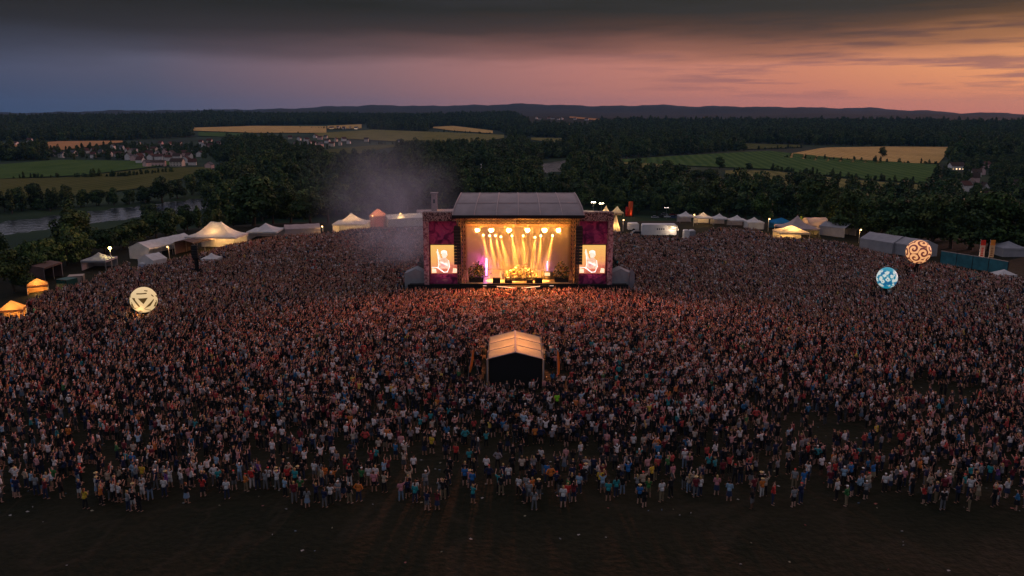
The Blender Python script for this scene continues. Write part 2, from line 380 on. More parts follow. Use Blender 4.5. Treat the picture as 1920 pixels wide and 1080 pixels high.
def crown_mb(seed, h, wd, leaves, size, base=.22, lobes=11):
    """leaf faces spread through a cluster of uneven lobes; h, wd in metres"""
    r = random.Random(seed); mb = MB(); lo = []
    for i in range(lobes):
        a = r.uniform(0, 6.283); t = r.random(); zz = h*(base+.12+(.70-base)*t)
        rr = wd*.5*(1-.62*abs(t-.35))*r.uniform(.25,.68)
        lo.append((Vector((rr*math.cos(a), rr*math.sin(a), zz)), Vector((wd*r.uniform(.17,.30), wd*r.uniform(.17,.30), h*r.uniform(.10,.19)))))
    lo.append((Vector((r.uniform(-.06,.06)*wd, r.uniform(-.06,.06)*wd, h*.84)), Vector((wd*.2, wd*.2, h*.14))))
    lo.append((Vector((0,0,h*.5)), Vector((wd*.34, wd*.34, h*.25))))
    for i in range(leaves):
        c, e = lo[i % len(lo)]
        d = Vector((r.gauss(0,1), r.gauss(0,1), r.gauss(.15,1))).normalized(); k = r.uniform(.55,1.05)**.6
        p = c+Vector((d.x*e.x, d.y*e.y, d.z*e.z))*k
        n = (d+Vector((r.gauss(0,.55), r.gauss(0,.55), r.gauss(.2,.55)))).normalized(); u = n.orthogonal().normalized(); v = n.cross(u)
        a = r.uniform(0, 6.283); u, v = u*math.cos(a)+v*math.sin(a), v*math.cos(a)-u*math.sin(a); s_ = size*r.uniform(.6,1.3)
        mb.add([p-u*s_*.5-v*s_*.2, p+v*s_*-.55, p+u*s_*.5-v*s_*.1, p+v*s_*.55+n*s_*.15], [(0,1,2,3)])
    return mb, lo
def trunk_mb(seed, h, lo):
    r = random.Random(seed+50); mb = MB(); tw = h*.028
    p = Vector((0,0,-.4)); pr = tw*1.25
    for k in range(4):
        q = Vector((r.uniform(-.02,.02)*h, r.uniform(-.02,.02)*h, h*(.14*(k+1)))); mb.tube(p, q, pr, pr*.78, 8); p, pr = q, pr*.78
        if k >= 1:
            for c, e in r.sample(lo, 3): mb.tube(p, p.lerp(c, .8), pr*.5, pr*.15, 5)
    return mb
PROTO = {}
for nm, h, wd, lv, sz, base in (('broad', 15, 14, 3400, .75, .12), ('round', 13, 11.5, 2800, .7, .1), ('tall', 20, 12, 3400, .8, .14), ('oval', 17, 9.5, 2800, .75, .1), ('shrub', 6, 7, 1500, .5, -.1)):
    cm_, lo = crown_mb(sum(map(ord, nm)), h, wd, lv, sz, base); PROTO[nm] = (cm_.mesh('crown', lf), trunk_mb(len(nm), h, lo).mesh('trunk', bark), h, wd)
def tree(kind, pos, h, label, group, wscale=1.0, name='tree'):
    cme, tme, ph, pw = PROTO[kind]; t = thing(name, label, 'shrub' if kind == 'shrub' else 'tree', pos, random.uniform(0, 6.28), group)
    s_ = h/ph; t.scale = (s_*wscale, s_*wscale, s_); part('trunk', tme, t); part('crown', cme, t); return t
ORD = ['first','second','third','fourth','fifth','sixth','seventh','eighth','ninth','tenth','eleventh','twelfth','thirteenth','fourteenth','fifteenth','sixteenth','seventeenth','eighteenth','nineteenth','twentieth']
ADJ = {'broad':'broad spreading','round':'rounded dark','tall':'tall leafy','oval':'narrow upright','shrub':'low bushy'}
TREES = []
def row(lst, where, group, kinds=('broad','round','tall','oval'), seed=0, noun='tree'):
    r = random.Random(seed); lst = sorted(lst)
    for i, (px, py, hp) in enumerate(lst):
        p = hit(px, py); h = hp*depth(p.x, p.y, p.z)/F; k = kinds[0] if len(kinds) == 1 else r.choice(kinds)
        if h < 9 and k == 'tall': k = 'round'
        nth = ORD[i] if i < len(ORD) else str(i+1)
        tree(k, p, h, f'{ADJ[k]} {noun} {where}, {nth} from the left', group, r.uniform(.9,1.2), 'shrub' if k == 'shrub' else 'tree'); TREES.append((p.x, p.y, h))
row([(35,393,42),(68,391,48),(100,392,33),(128,390,42),(158,387,33),(186,385,30),(214,385,34),(243,383,28),(272,380,30),(304,378,48),(333,372,36),(360,366,40),(388,362,46),(415,358,50)], 'on the far bank of the river', 'trees on the far river bank', seed=1)
row([(398,408,66),(428,415,78),(475,424,100),(512,420,70),(545,418,62),(582,420,72),(615,418,74),(648,410,66),(690,402,62),(730,396,66),(765,398,60)], 'behind the white tents beyond the meadow edge', 'trees behind the tents on the river side', kinds=('broad','tall','round'), seed=2)
row([(28,548,84),(62,522,70),(96,506,62),(128,498,58),(134,466,74),(152,462,68),(288,430,50),(160,484,50),(196,474,46),(232,466,46),(262,456,46),(292,446,48),(322,440,50),(352,432,50)], 'on the slope between the crowd and the river', 'shrubs and trees on the river slope', kinds=('round','broad','shrub'), seed=3)
row([(1046,402,62),(1085,404,68),(1122,396,52),(1160,396,40),(1196,400,46),(1232,402,38),(1270,404,40),(1306,406,48)], 'behind the stage and the red column flag', 'trees behind the stage', kinds=('broad','round'), seed=4)
row([(1338,410,74),(1368,412,62),(1398,414,58),(1428,418,58),(1458,418,78),(1492,420,72),(1524,424,92),(1556,430,80)], 'behind the row of white pagoda tents', 'trees behind the pagoda tents', kinds=('broad','tall','round'), seed=5)
row([(1592,440,86),(1622,446,78),(1652,452,84),(1684,456,88),(1716,458,82),(1748,462,100),(1782,466,98),(1818,468,104),(1852,470,112),(1890,470,96),(1930,476,100)], 'behind the grey marquee roofs and teal fence', 'trees behind the grey marquees', kinds=('broad','tall','broad','round'), seed=6)
row([(1228,352,42),(1250,350,50),(1276,352,44),(1304,356,38),(1332,360,44),(1362,364,40),(1394,364,38),(1424,368,42),(1456,372,44),(1492,372,50),(1528,374,48),(1562,378,52),(1598,378,46),(1632,382,44),(1668,386,46),(1702,388,50)], 'in the tree belt below the olive meadow', 'trees of the belt below the meadow', seed=7)
for (px, py, hp, k, lab) in ((1350,317,24,'round','round dark tree standing in the green field beside the meadow'), (1404,320,15,'shrub','small round bush at the edge of the green field'),
                             (1655,295,20,'round','lone round tree standing alone in the golden wheat field')):
    p = hit(px, py); tree(k, p, hp*depth(p.x, p.y, p.z)/F, lab, None, 1.0 if px != 1655 else .95, 'shrub' if k == 'shrub' else 'tree')

# scattered woods: trees nobody could count, one object, instanced geometry
def gn_scatter(name, verts, idx, rot, scl, objs, extra=None):
    me = bpy.data.meshes.new(name); me.vertices.add(len(verts)); me.vertices.foreach_set('co', np.asarray(verts, np.float32).ravel())
    for an, ty, da in (('pick','INT',idx), ('turn','FLOAT',rot), ('size','FLOAT',scl)):
        a = me.attributes.new(an, ty, 'POINT'); a.data.foreach_set('value', np.asarray(da, np.int32 if ty == 'INT' else np.float32))
    o = bpy.data.objects.new(name, me); COL.objects.link(o)
    ng = bpy.data.node_groups.new(name, 'GeometryNodeTree'); ng.is_modifier = True
    ng.interface.new_socket('Geometry', in_out='INPUT', socket_type='NodeSocketGeometry'); ng.interface.new_socket('Geometry', in_out='OUTPUT', socket_type='NodeSocketGeometry')
    N = ng.nodes.new; gi = N('NodeGroupInput'); go = N('NodeGroupOutput'); K = ng.links.new
    jo = N('GeometryNodeJoinGeometry')
    for ob in reversed(objs):
        i = N('GeometryNodeObjectInfo'); i.inputs['Object'].default_value = ob; i.inputs['As Instance'].default_value = False
        g = N('GeometryNodeGeometryToInstance'); K(i.outputs['Geometry'], g.inputs[0]); K(g.outputs[0], jo.inputs[0])
    ip = N('GeometryNodeInstanceOnPoints'); K(gi.outputs[0], ip.inputs['Points']); K(jo.outputs[0], ip.inputs['Instance']); ip.inputs['Pick Instance'].default_value = True
    def attr(n, t):
        a = N('GeometryNodeInputNamedAttribute'); a.data_type = t; a.inputs[0].default_value = n; return a.outputs[0]
    K(attr('pick','INT'), ip.inputs['Instance Index'])
    cx = N('ShaderNodeCombineXYZ'); K(attr('turn','FLOAT'), cx.inputs[2]); K(cx.outputs[0], ip.inputs['Rotation'])
    K(attr('size','FLOAT'), ip.inputs['Scale']); K(ip.outputs[0], go.inputs[0])
    md = o.modifiers.new('scatter', 'NODES'); md.node_group = ng
    return tag(o, kind='stuff')
wood_src = []
for k in range(6):
    hh, ww = ((15,11),(17,14),(11,12),(20,8),(15,15),(22,12))[k]; cm_, lo = crown_mb(200+k, hh, ww, 900+k % 2*200, 1.15, .02, 9); tr = trunk_mb(300+k, hh, lo); n0 = len(cm_.v); cm_.add(tr.v, tr.f, 1)
    wood_src.append(bpy.data.objects.new('wood_tree', cm_.mesh('wood_tree', [lf, bark])))
def scatter(polys, spacing, ymax, jitter=.48, dens=None, riv=True, ymin=150, xlim=.78):
    """jittered grid points on the terrain whose foot projects into one of the pixel polygons"""
    out = []
    ys = np.arange(ymin, ymax, spacing)
    for yy in ys:
        xs = np.arange(-yy*xlim-60, yy*xlim+60, spacing); x = xs+rng.uniform(-jitter, jitter, xs.shape)*spacing; y = np.full(xs.shape, yy)+rng.uniform(-jitter, jitter, xs.shape)*spacing
        out.append(np.stack([x, y], 1))
    p = np.concatenate(out); z = H(p[:,0], p[:,1]); px, py = proj(p[:,0], p[:,1], z)
    k = np.zeros(len(p), bool)
    for pl in polys: k |= inpoly(px, py, pl)
    for pl in FIELDS: k &= ~inpoly(px, py, pl)
    if riv: k &= dist_poly(p[:,0], p[:,1], RIV) > RW+7
    return np.column_stack([p, z])[k], px[k], py[k]
WOODS = [
  [(-40,403),(-40,388),(140,383),(300,374),(390,360),(430,345),(470,318),(560,306),(600,294),(740,294),(745,276),(860,276),(960,272),(1000,262),(1060,275),(1110,272),(1165,310),(1222,330),(1240,322),(1400,345),(1470,360),(1720,368),(1760,352),(1790,358),(1800,400),(1960,400),(1960,455),(1700,455),(1600,432),(1480,408),(1300,398),(1130,390),(790,394),(520,415),(400,406),(398,380),(180,397)],
  [(-40,560),(-40,472),(60,462),(120,450),(200,434),(260,420),(330,403),(410,392),(500,415),(420,432),(340,444),(240,480),(170,492),(110,508),(20,560)],
  [(-40,302),(-40,294),(130,284),(240,270),(330,266),(440,258),(470,260),(590,262),(740,268),(740,274),(600,282),(560,296),(430,306),(380,304),(300,300),(120,300)],
]
WOODS2 = [
  [(-60,264),(-60,226),(120,222),(300,222),(420,212),(700,207),(800,209),(810,236),(700,233),(480,236),(362,240),(360,258),(230,264),(110,265)],
  [(690,243),(690,208),(950,207),(990,231),(1000,258),(950,254),(940,246),(926,244),(850,236),(812,238),(800,249),(700,243)],
  [(1000,258),(1000,236),(1100,243),(1130,230),(1390,232),(1420,232),(1640,232),(1970,236),(1970,272),(1788,276),(1640,275),(1510,272),(1395,269),(1396,283),(1290,291),(1170,298),(1120,278)],
  [(1770,350),(1760,330),(1776,300),(1790,275),(1980,268),(1980,400),(1800,400)],
]
WOODS.append([(1765,352),(1770,318),(1800,296),(1960,290),(1960,402),(1800,402)])
P1, px, py = scatter(WOODS, 8.5, 1500)
ok = rng.random(len(P1)) < .93
# keep the houses' clearings and the views of the river open
CLEAR = [(1018,297,1056,345),(1222,262,1258,300),(88,268,400,318),(535,246,670,280),(1100,362,1140,396)]
for (x0, y0, x1, y1) in CLEAR[:2]: ok &= ~((px > x0) & (px < x1) & (py > y0) & (py < y1+14))
for (x0, y0, x1, y1) in CLEAR[2:4]: ok &= ~((px > x0) & (px < x1) & (py > y0) & (py < y1) & (rng.random(len(px)) < .45))
ok &= ~((px > 1758) & (px < 1905) & (py > 305) & (py < 400) & (rng.random(len(px)) < .3))
szv = rng.uniform(.55, 1.35, len(P1)); szv *= np.where(P1[:,2] > -24, .5, 1.0); szv *= np.where((px > 1765) & (py > 300) & (py < 395), .55, 1.0); szv *= np.where((px < 400) & (py > 355) & (py < 403), .6, 1.0)
# keep the gaps through which river, meadows and villages show
VIEW = [(1022,1052,296,330),(1228,1252,263,286),(15,112,400,452),(160,295,380,424),(303,388,367,394),(15,250,300,346),(250,395,300,334),(590,945,240,267),(612,735,272,288),(1168,1290,292,312),(1290,1480,284,334),(1480,1742,300,346),(540,665,250,270),(100,395,262,304),(996,1056,256,268),(895,910,300,318),(1782,1804,306,318),(1822,1850,308,342),(1842,1862,366,384),(1803,1814,348,360),(1836,1852,306,330),(1862,1892,374,396)]
dd = depth(P1[:,0], P1[:,1], P1[:,2]); topy = py-16*szv*F/dd; hwid = 5*szv*F/dd
for (x0, y0, x1, y1) in [(v[0], v[2], v[1], v[3]) for v in VIEW]: ok &= ~((px+hwid > x0) & (px-hwid < x1) & (topy < y1-2) & (py > y0+3) & ((py > y1-4) | (rng.random(len(px)) < .5)))
P1 = P1[ok]; n = len(P1); sc = szv[ok]
near_house = ((px[ok] > 88) & (px[ok] < 420) & (py[ok] > 264) & (py[ok] < 318)) | ((px[ok] > 535) & (px[ok] < 670) & (py[ok] < 280))
sc = np.where(near_house, sc*.5, sc)
gn_scatter('woods', P1, rng.integers(0, 6, n), rng.uniform(0, 6.28, n), sc, wood_src)
P2, px, py = scatter(WOODS2, 17, 4300, riv=False, ymin=1050, xlim=.72); n = len(P2)
gn_scatter('forest', P2, rng.integers(0, 6, n), rng.uniform(0, 6.28, n), rng.uniform(.85, 1.45, n), wood_src)
print('woods', len(P1), 'forest', len(P2))
# field hedges: dotted bushes along boundaries
hp = []
for (a, c, nn) in (((20,336),(260,331),40), ((1440,320),(1730,347),60), ((1466,296),(1760,309),34), ((380,249),(600,251),16), ((560,240),(680,243),30), ((812,247),(925,252),26), ((690,270),(860,274),30), ((215,333),(330,322),22),((1398,282),(1510,277),18),((1170,320),(1230,322),10)):
    for i in range(nn):
        t = rng.random(); p = hit(a[0]+(c[0]-a[0])*t, a[1]+(c[1]-a[1])*t+rng.normal()*.5); hp.append(p[:])
n = len(hp); gn_scatter('hedgerow_undergrowth', hp, rng.integers(0, 6, n), rng.uniform(0, 6.28, n), rng.uniform(.15, .42, n), wood_src)
# ================================================================ villages
WALLS = {'white':mat('white_render', (.70,.63,.60), .9, var=.12, scale=.6), 'cream':mat('cream_render', (.62,.51,.42), .9, var=.12, scale=.6), 'pink':mat('pink_lit_render', (.66,.43,.40), .9, var=.12, scale=.6), 'grey':mat('grey_render', (.40,.39,.40), .9, var=.12, scale=.6)}  # pink walls have the pink evening glow put into their colour
ROOFS = {'red':mat('red_tiles', (.075,.028,.022), .85, var=.3, scale=1.5), 'brown':mat('brown_tiles', (.05,.03,.022), .85, var=.3, scale=1.5), 'slate':mat('slate_tiles', (.045,.047,.055), .7, var=.3, scale=1.5)}
PANE = mat('dark_glass', (.02,.022,.03), .15, .5); STONE = mat('pale_stone', (.6,.58,.55), .85, var=.15, scale=2); LITW = glow('lit_window', (1,.62,.3), 3.0)
WINM = {}
def house(p, rz, L_, D_, hw, hr, wc, rc, label, group, lit=False):
    t = thing('house', label, 'house', (p.x, p.y, p.z-.2), rz, group); w, d = L_/2, D_/2
    mb = MB(); mb.prism([(-d,0),(d,0),(d,hw),(0,hw+hr),(-d,hw)], -w, w, 0); mb.build('wall', WALLS[wc], t)
    o = .45; s_ = hr/d; mb = MB()
    for sg in (-1, 1):
        mb.prism([(sg*(d+o), hw-o*s_+.03), (0, hw+hr+.03), (0, hw+hr+.3), (sg*(d+o), hw-o*s_+.27)], -w-o, w+o, 0)
    rf = mb.build('roof', ROOFS[rc], t); MB().box((w*.4, d*.3, hw+hr*.95), (.7,.7,1.8)).build('chimney', ROOFS['brown'], rf)
    if L_ > 11.5 or lit:
        wn = WINM.setdefault(lit, MB().box((0,0,0), (1.2,.05,1.3)).mesh('window', LITW if lit else PANE)); nw = max(2, int(L_/3.4))
        for sg in (-1, 1):
            for fl in range(max(1, int(hw//2.7))):
                for i in range(nw): part('window', wn, t).location = (-w+(i+.5)*L_/nw, sg*(d+.012), 1.5+fl*2.7)
    return t
def village(lst, where, group, wbase=8.4, seed=0, band=7):
    r = random.Random(seed); lst = sorted(lst, key=lambda q: q[1]); rows = []
    for q in lst:
        if rows and q[1]-rows[-1][0][1] < band and len(rows[-1]) < 20: rows[-1].append(q)
        else: rows.append([q])
    rows.reverse()
    for ri, rw in enumerate(rows):
        rw.sort()
        for i, q in enumerate(rw):
            px, py = q[0], q[1]; ln = q[2] if len(q) > 2 else None
            p = hit(px, py+2.5); L_ = (ln*depth(p.x,p.y,p.z)/F) if ln else wbase*r.uniform(.8,1.25); D_ = min(L_*.8, r.uniform(6.5,8.5)); hw = r.uniform(4.2,6.0); hr = r.uniform(2.6,3.8)
            if ln and L_ > 18: hw, hr = 5, 2.0
            wc = r.choice(['white','white','cream','pink','white']); rc = r.choice(['red','brown','red','slate']); rz = r.choice([0, .3, -.35, 1.2, 1.57, .6])
            if ln and L_ > 15: rz = r.uniform(-.15,.15)
            place = f'{ORD[i]} from left' if len(rw) > 1 else 'alone'
            rn = f', {ORD[ri]} row' if len(rows) > 1 else ''
            house(p, rz, L_, D_, hw, hr, wc, rc, f'{wc} {rc}-roofed house, {place}{rn}, {where}', group, bool(ln) and r.random() < .1)
village([(106,290),(117,293),(138,290),(160,285),(176,286),(175,294),(204,291),(212,277),(229,280),(222,291),(236,293),(242,297),(253,299),(264,304),(254,284),(246,288),(259,270),(276,311),(295,309,30),(333,309,24),(361,307,14),(302,271),(307,276),(319,271),(338,271),(328,277),(272,280),(270,290),(281,293),(295,291),(284,298),(298,298),(310,287),(322,291),(333,297),(345,290),(355,296),(376,291,14),(377,268),(384,273),(393,266),(395,276),(410,269),(414,276),(428,271),(447,261,9),(393,313),(262,296),(315,299),(349,303),(290,283),(366,283),(240,285),(190,288)], 'village beyond the green field', 'houses of the riverside village', seed=1)
village([(30,270),(56,264),(42,272)], 'the hamlet at the red wheat field', 'houses of the hamlet by the wheat', seed=2, band=20)
village([(544,258),(561,261),(575,263),(592,256),(600,259),(611,257),(614,266),(601,273),(589,270),(568,273),(554,271),(542,283),(630,263),(645,262),(654,267),(638,270),(622,272),(580,268),(687,263),(749,266)], 'the smaller village below the olive meadow', 'houses of the smaller village', seed=3)
village([(622,239,8),(634,238.5),(645,239.5),(657,239),(668,239.5,7)], 'the far farmstead above the golden strip', 'houses of the far farmstead', seed=4, band=30)
village([(1006,220.5),(1012,221.5),(1029,220),(1036,221),(1047,222),(1054,221.5),(1078,221.5),(1100,223)], 'the far village beyond the stage roof', 'houses of the far village', seed=5, band=30, wbase=12)
village([(1164,226),(1172,227),(1190,232),(1197,231),(1203,229),(1210,231),(1220,230),(1226,232),(1118,239),(1126,240),(1033,241)], 'the far village at the dark wood', 'houses of the village at the wood', seed=6, band=30, wbase=12)
village([(1372,229),(1379,228),(1388,229),(1397,228.5),(1406,229),(1413,228),(1422,229.5),(1430,229),(1447,229),(1456,229.5)], 'the farthest village on the right plain', 'houses of the farthest village', seed=7, band=30, wbase=12)
village([(1792,316,26),(1830,329,15),(1841,325,12),(1848,312,14),(1828,340,13),(1808,356,20),(1820,349,12),(1843,361,16),(1850,380,13),(1868,384,20),(1878,391,10),(1888,391,12),(1902,355,12)], 'the hamlet under the right-hand wood', 'houses of the hamlet under the wood', seed=8)
# slim white tower in the woods and a lattice mast
p = hit(902, 320); h = 13*depth(p.x,p.y,p.z)/F; t = thing('monument', 'slim white pointed stone tower standing among dark riverside trees', 'tower', p)
MB().box((0,0,h*.06), (h*.34,h*.34,h*.12)).build('plinth', STONE, t); MB().tube((0,0,h*.12), (0,0,h*.8), h*.11, h*.08, 8).build('shaft', STONE, t); MB().tube((0,0,h*.8), (0,0,h*1.02), h*.12, .05, 8).build('spire', STONE, t)
p = hit(1798, 279); h = 27*depth(p.x,p.y,p.z)/F; t = thing('lattice_mast', 'reddish lattice radio mast rising above the dark wood', 'mast', p)
MB().truss((0,0,0), (0,0,h*.55), 2.2, .14).build('lower_section', mat('mast_red', (.30,.10,.07), .6), t); MB().truss((0,0,h*.55), (0,0,h*.9), 1.2, .12).build('upper_section', MATS['mast_red'], t); MB().tube((0,0,h*.9), (0,0,h), .12, .05).build('antenna', MATS['mast_red'], t)
# ================================================================ festival tents, stalls, vehicles
PVC = fabric('white_canvas', (.74,.71,.71), .25); PVCG = fabric('grey_canvas', (.40,.39,.42), .2); PVCL = fabric('lit_canvas', (.72,.66,.55), .5); PVCB = fabric('blue_canvas', (.03,.22,.50), .3)
PVCP = fabric('rose_canvas', (.62,.30,.28), .4); PVCO = fabric('amber_canvas', (.62,.34,.14), .45); TAUPE = fabric('taupe_canvas', (.48,.38,.38), .2)
ALU = mat('aluminium', (.45,.44,.44), .45, metal=.6); BLK = mat('black_metal', (.012,.012,.013), .6); BLKF = mat('black_cloth', (.010,.010,.011), .95); WOODM = mat('brown_wood', (.13,.07,.04), .8, var=.3, scale=3)
TEAL = mat('teal_panel', (.03,.14,.17), .7, var=.25, scale=.8); CONT = mat('green_container', (.012,.07,.055), .6, var=.2, scale=1); WHITEP = mat('white_paint', (.62,.60,.62), .5, var=.08, scale=1); RUB = mat('rubber', (.015,.015,.015), .9)
WARM = (1,.52,.15); BULB = glow('warm_bulb', (1,.70,.32), 30)
def size(px, py, wpx, peakpy):
    p = hit(px, py); d = depth(p.x, p.y, p.z); return p, wpx*d/F, atY(px, peakpy, p.y).z-p.z
def face(p): return math.atan2(p.x-1, -(p.y-150))      # rough yaw towards the field
def roof4(mb, w, d, e, pk, pw=1.9, top=.03, n=7, m=8, rl=0):
    """four-sided tent roof with concave flanks; rl = ridge length for a twin-peak roof"""
    rings = []
    for k in range(n+1):
        t = k/n; a, b_ = w/2*(1-t)+top*t+rl/2*t, d/2*(1-t)+top*t; z = e+(pk-e)*t**pw; ring = []
        for sd in range(4):
            for i in range(m):
                s_ = i/m*2-1; x, y = [(s_,-1),(1,s_),(-s_,1),(-1,-s_)][sd]; sag = .06*(1-s_*s_)*(1-t)*w*.35
                if rl and sd in (0, 2) and t > .3: zz = z-(1-s_*s_)*(pk-e)*.16*t
                else: zz = z
                ring.append((x*a*(1-(.0 if abs(x) < 1 else sag/w)), y*b_, zz))
        rings.append(ring)
    N = 4*m; vs = [v for r_ in rings for v in r_]
    mb.add(vs, [(k*N+i, k*N+(i+1) % N, (k+1)*N+(i+1) % N, (k+1)*N+i) for k in range(n) for i in range(N)]+[tuple(range(n*N, n*N+N))]); return mb
def pagoda(name, cat, label, px, py, wpx, peakpy, m=None, eave=2.3, walls=(), lit=0, group=None, rz=None, dep=1.0, rl=0, pw=1.9, litm=None, finial=False):
    p, w_, pk = size(px, py, wpx, peakpy); m = m or PVC; eave = min(eave, pk*.62)
    t = thing(name, label, cat, p, rz or 0, group); d_ = w_*dep
    roof4(MB(), w_, d_, eave, pk, rl=rl*w_, pw=pw).build('roof', m, t, True)
    mb = MB(); v = .38
    for sx_, sy_, lx, ly in ((0,-1,w_,.03),(0,1,w_,.03),(-1,0,.03,d_),(1,0,.03,d_)): mb.box((sx_*(w_/2+.01), sy_*(d_/2+.01), eave-v/2-.005), (lx, ly, v))
    mb.build('valance', m, t)
    for sx_ in (-1, 1):
        for sy_ in (-1, 1): MB().tube((sx_*w_*.485, sy_*d_*.485, -.3), (sx_*w_*.485, sy_*d_*.485, eave), .06, .06, 6).build('pole', ALU, t)
    for sd in walls:
        sx_, sy_ = {'f':(0,-1),'b':(0,1),'l':(-1,0),'r':(1,0)}[sd]
        MB().box((sx_*w_*.48, sy_*d_*.48, eave/2-.15), (w_*.94 if sy_ else .04, d_*.94 if sx_ else .04, eave-.3)).build('side_wall', litm or m, t)
    if finial: MB().tube((0,0,pk-.1), (0,0,pk+.8), .05, .02, 6).build('finial', ALU, t)
    if lit:
        mb = MB(); mb.ell((0,0,eave-.1), (.22,.22,.16)); mb.tube((0,0,eave), (0,0,pk*.92), .02, .02, 5); mb.build('lamp', BULB, t); lamp('tent_lamp', 'POINT', (0,-.2,eave-.45), lit, WARM, t, .35)
    return t
G = 'white pagoda tents in the row behind the crowd'
for i, (a, b_, c_, d_) in enumerate(((1285,417,27,396),(1318,420,29,398),(1348,421,27,400),(1381,424,29,403),(1413,428,30,407))):
    pagoda('pagoda_tent', 'tent', f'white peaked pagoda tent, {ORD[i]} from the stage in the row of five', a, b_, c_, d_, walls=('b',) if i < 4 else ('b','f','l','r'), group=G, lit=(0,180,0,0,0)[i])
pagoda('pagoda_tent', 'tent', 'small grey pagoda tent beside the street lamp at the slope', 188, 503, 46, 473, PVCG, walls=('b','l'))
pagoda('pagoda_tent', 'tent', 'white pagoda tent between the twin-peak marquee and the low marquee', 500, 447, 56, 418, walls=('b','l'))
pagoda('pagoda_tent', 'tent', 'tall white pagoda tent with one yellow lit side beside the smoke', 660, 437, 60, 399, walls=('b','l'), lit=900, eave=3.0)
pagoda('pagoda_tent', 'tent', 'small low white pagoda tent inside the crowd below the twin-peak marquee', 398, 497, 30, 474, walls=('b',))
pagoda('marquee', 'tent', 'large white twin-peak marquee with warm light inside', 409, 468, 96, 415, eave=3.6, dep=.62, rl=.2, lit=1500, walls=('b',), rz=-.10)
pagoda('canopy', 'tent', 'blue canopy tent beside the grey high-peak tent', 1464, 429, 36, 408, PVCB, pw=1.0, walls=('b',))
pagoda('pagoda_tent', 'tent', 'grey high-peak tent rising behind the warm lit tent', 1493, 440, 64, 404, TAUPE, eave=2.2, pw=2.4)
pagoda('marquee', 'tent', 'glowing cream hip-roof tent at the crowd edge, brightest of the field', 1482, 452, 56, 422, PVCL, eave=2.7, pw=1.1, lit=1500, walls=('b',), dep=.8)
pagoda('pagoda_tent', 'tent', 'lit small white pagoda tent just beside the stage wing', 1136, 406, 18, 385, PVCL, lit=420, walls=('b',), pw=1.5)
pagoda('pagoda_tent', 'tent', 'small white pagoda tent nearest the red column flag', 1157, 405, 22, 386, PVCL, lit=200, walls=('b','l'), pw=1.5)
pagoda('gazebo', 'tent', 'low pale gazebo in the crowd below the teal fence', 1880, 526, 36, 505, PVC, pw=1.1, dep=.7)
pagoda('pagoda_tent', 'tent', 'blue-grey tent behind the orange banner flag', 1888, 478, 44, 452, PVCG, pw=1.2, walls=('f','b','l'))
pagoda('canopy', 'tent', 'small orange-lit canopy beside the dome tent', 1551, 430, 26, 415, PVCO, pw=1.0, lit=160)
pagoda('market_stall', 'stall', 'orange glowing food stall cut by the edge of the photo', 26, 602, 40, 563, PVCO, eave=2.7, pw=1.0, lit=420, dep=.8, walls=('b',), rz=.35, litm=PVCO)
pagoda('market_stall', 'stall', 'orange glowing snack stall in front of the brown flat roof', 72, 550, 34, 522, PVCO, eave=2.4, pw=1.0, lit=380, dep=.8, walls=('b','l'), rz=.5, litm=PVCO)
pagoda('market_stall', 'stall', 'pink-red lit box stall behind the crowd beside the smoke', 709, 424, 28, 391, PVCP, eave=4.2, pw=.9, lit=420, walls=('b','f','l','r'), litm=PVCP)

def gable(name, cat, label, c, L_, D_, e, hr, m, rz=0, z=0, lit=0, walls='be', arch=False, group=None):
    t = thing(name, label, cat, (c[0], c[1], c[2]), rz, group); d = D_/2; n = 8
    if arch: prof = [(-d*math.cos(math.pi*i/n), e+hr*math.sin(math.pi*i/n)) for i in range(n+1)]
    else: prof = [(-d,e),(-d*.5,e+hr*.46),(0,e+hr),(d*.5,e+hr*.46),(d,e)]
    seg = max(2, int(L_/3)); vs = []; fs = []; k = len(prof)
    for i in range(seg*2+1):
        x = -L_/2+L_*i/(seg*2); sag = .0 if i % 2 == 0 else -.09
        vs += [(x, a, b_+sag) for a, b_ in prof]
    for i in range(seg*2): fs += [(i*k+j, (i+1)*k+j, (i+1)*k+j+1, i*k+j+1) for j in range(k-1)]
    MB().add(vs, fs).build('roof', m, t, True)
    for sg in (-1, 1): 
        mb = MB(); mb.box((0, sg*(d+.012), e-.17), (L_, .025, .34)); mb.build('valance', m, t)
        if 'e' in walls: MB().add([(sg*(L_/2-.02), a, b_) for a, b_ in prof]+[(sg*(L_/2-.02), d, 0), (sg*(L_/2-.02), -d, 0)], [tuple(range(k+2))]).build('end_wall', m, t)
    if 'b' in walls: MB().box((0, d-.05, e/2-.17), (L_*.98, .03, e-.36)).build('back_wall', m, t)
    if 'f' in walls: MB().box((0, -d+.05, e/2-.17), (L_*.98, .03, e-.36)).build('front_wall', m, t)
    for i in range(seg+1):
        for sg in (-1, 1): MB().tube((-L_/2+.06+(L_-.12)*i/seg, sg*(d-.08), -.3), (-L_/2+.06+(L_-.12)*i/seg, sg*(d-.08), e), .05, .05, 6).build('pole', ALU, t)
    if lit:
        mb = MB()
        for i in range(3): mb.ell((-L_*.3+L_*.3*i, 0, e-.15), (.2,.2,.15))
        mb.build('lamp', BULB, t); lamp('tent_lamp', 'POINT', (0,-.3,e-.5), lit, WARM, t, .4)
    return t
def span(a, b_):      # centre, length and yaw of a ground line between two points
    p, q = hit(*a), hit(*b_); v = q-p; return (p+q)/2, v.length, math.atan2(v.y, v.x)
c_, L_, rz = span((262,486),(348,466)); gable('bar_tent', 'tent', 'long low white bar tent running up to the twin-peak marquee', c_, L_, 5.5, 2.6, 1.2, PVC, rz, walls='be')
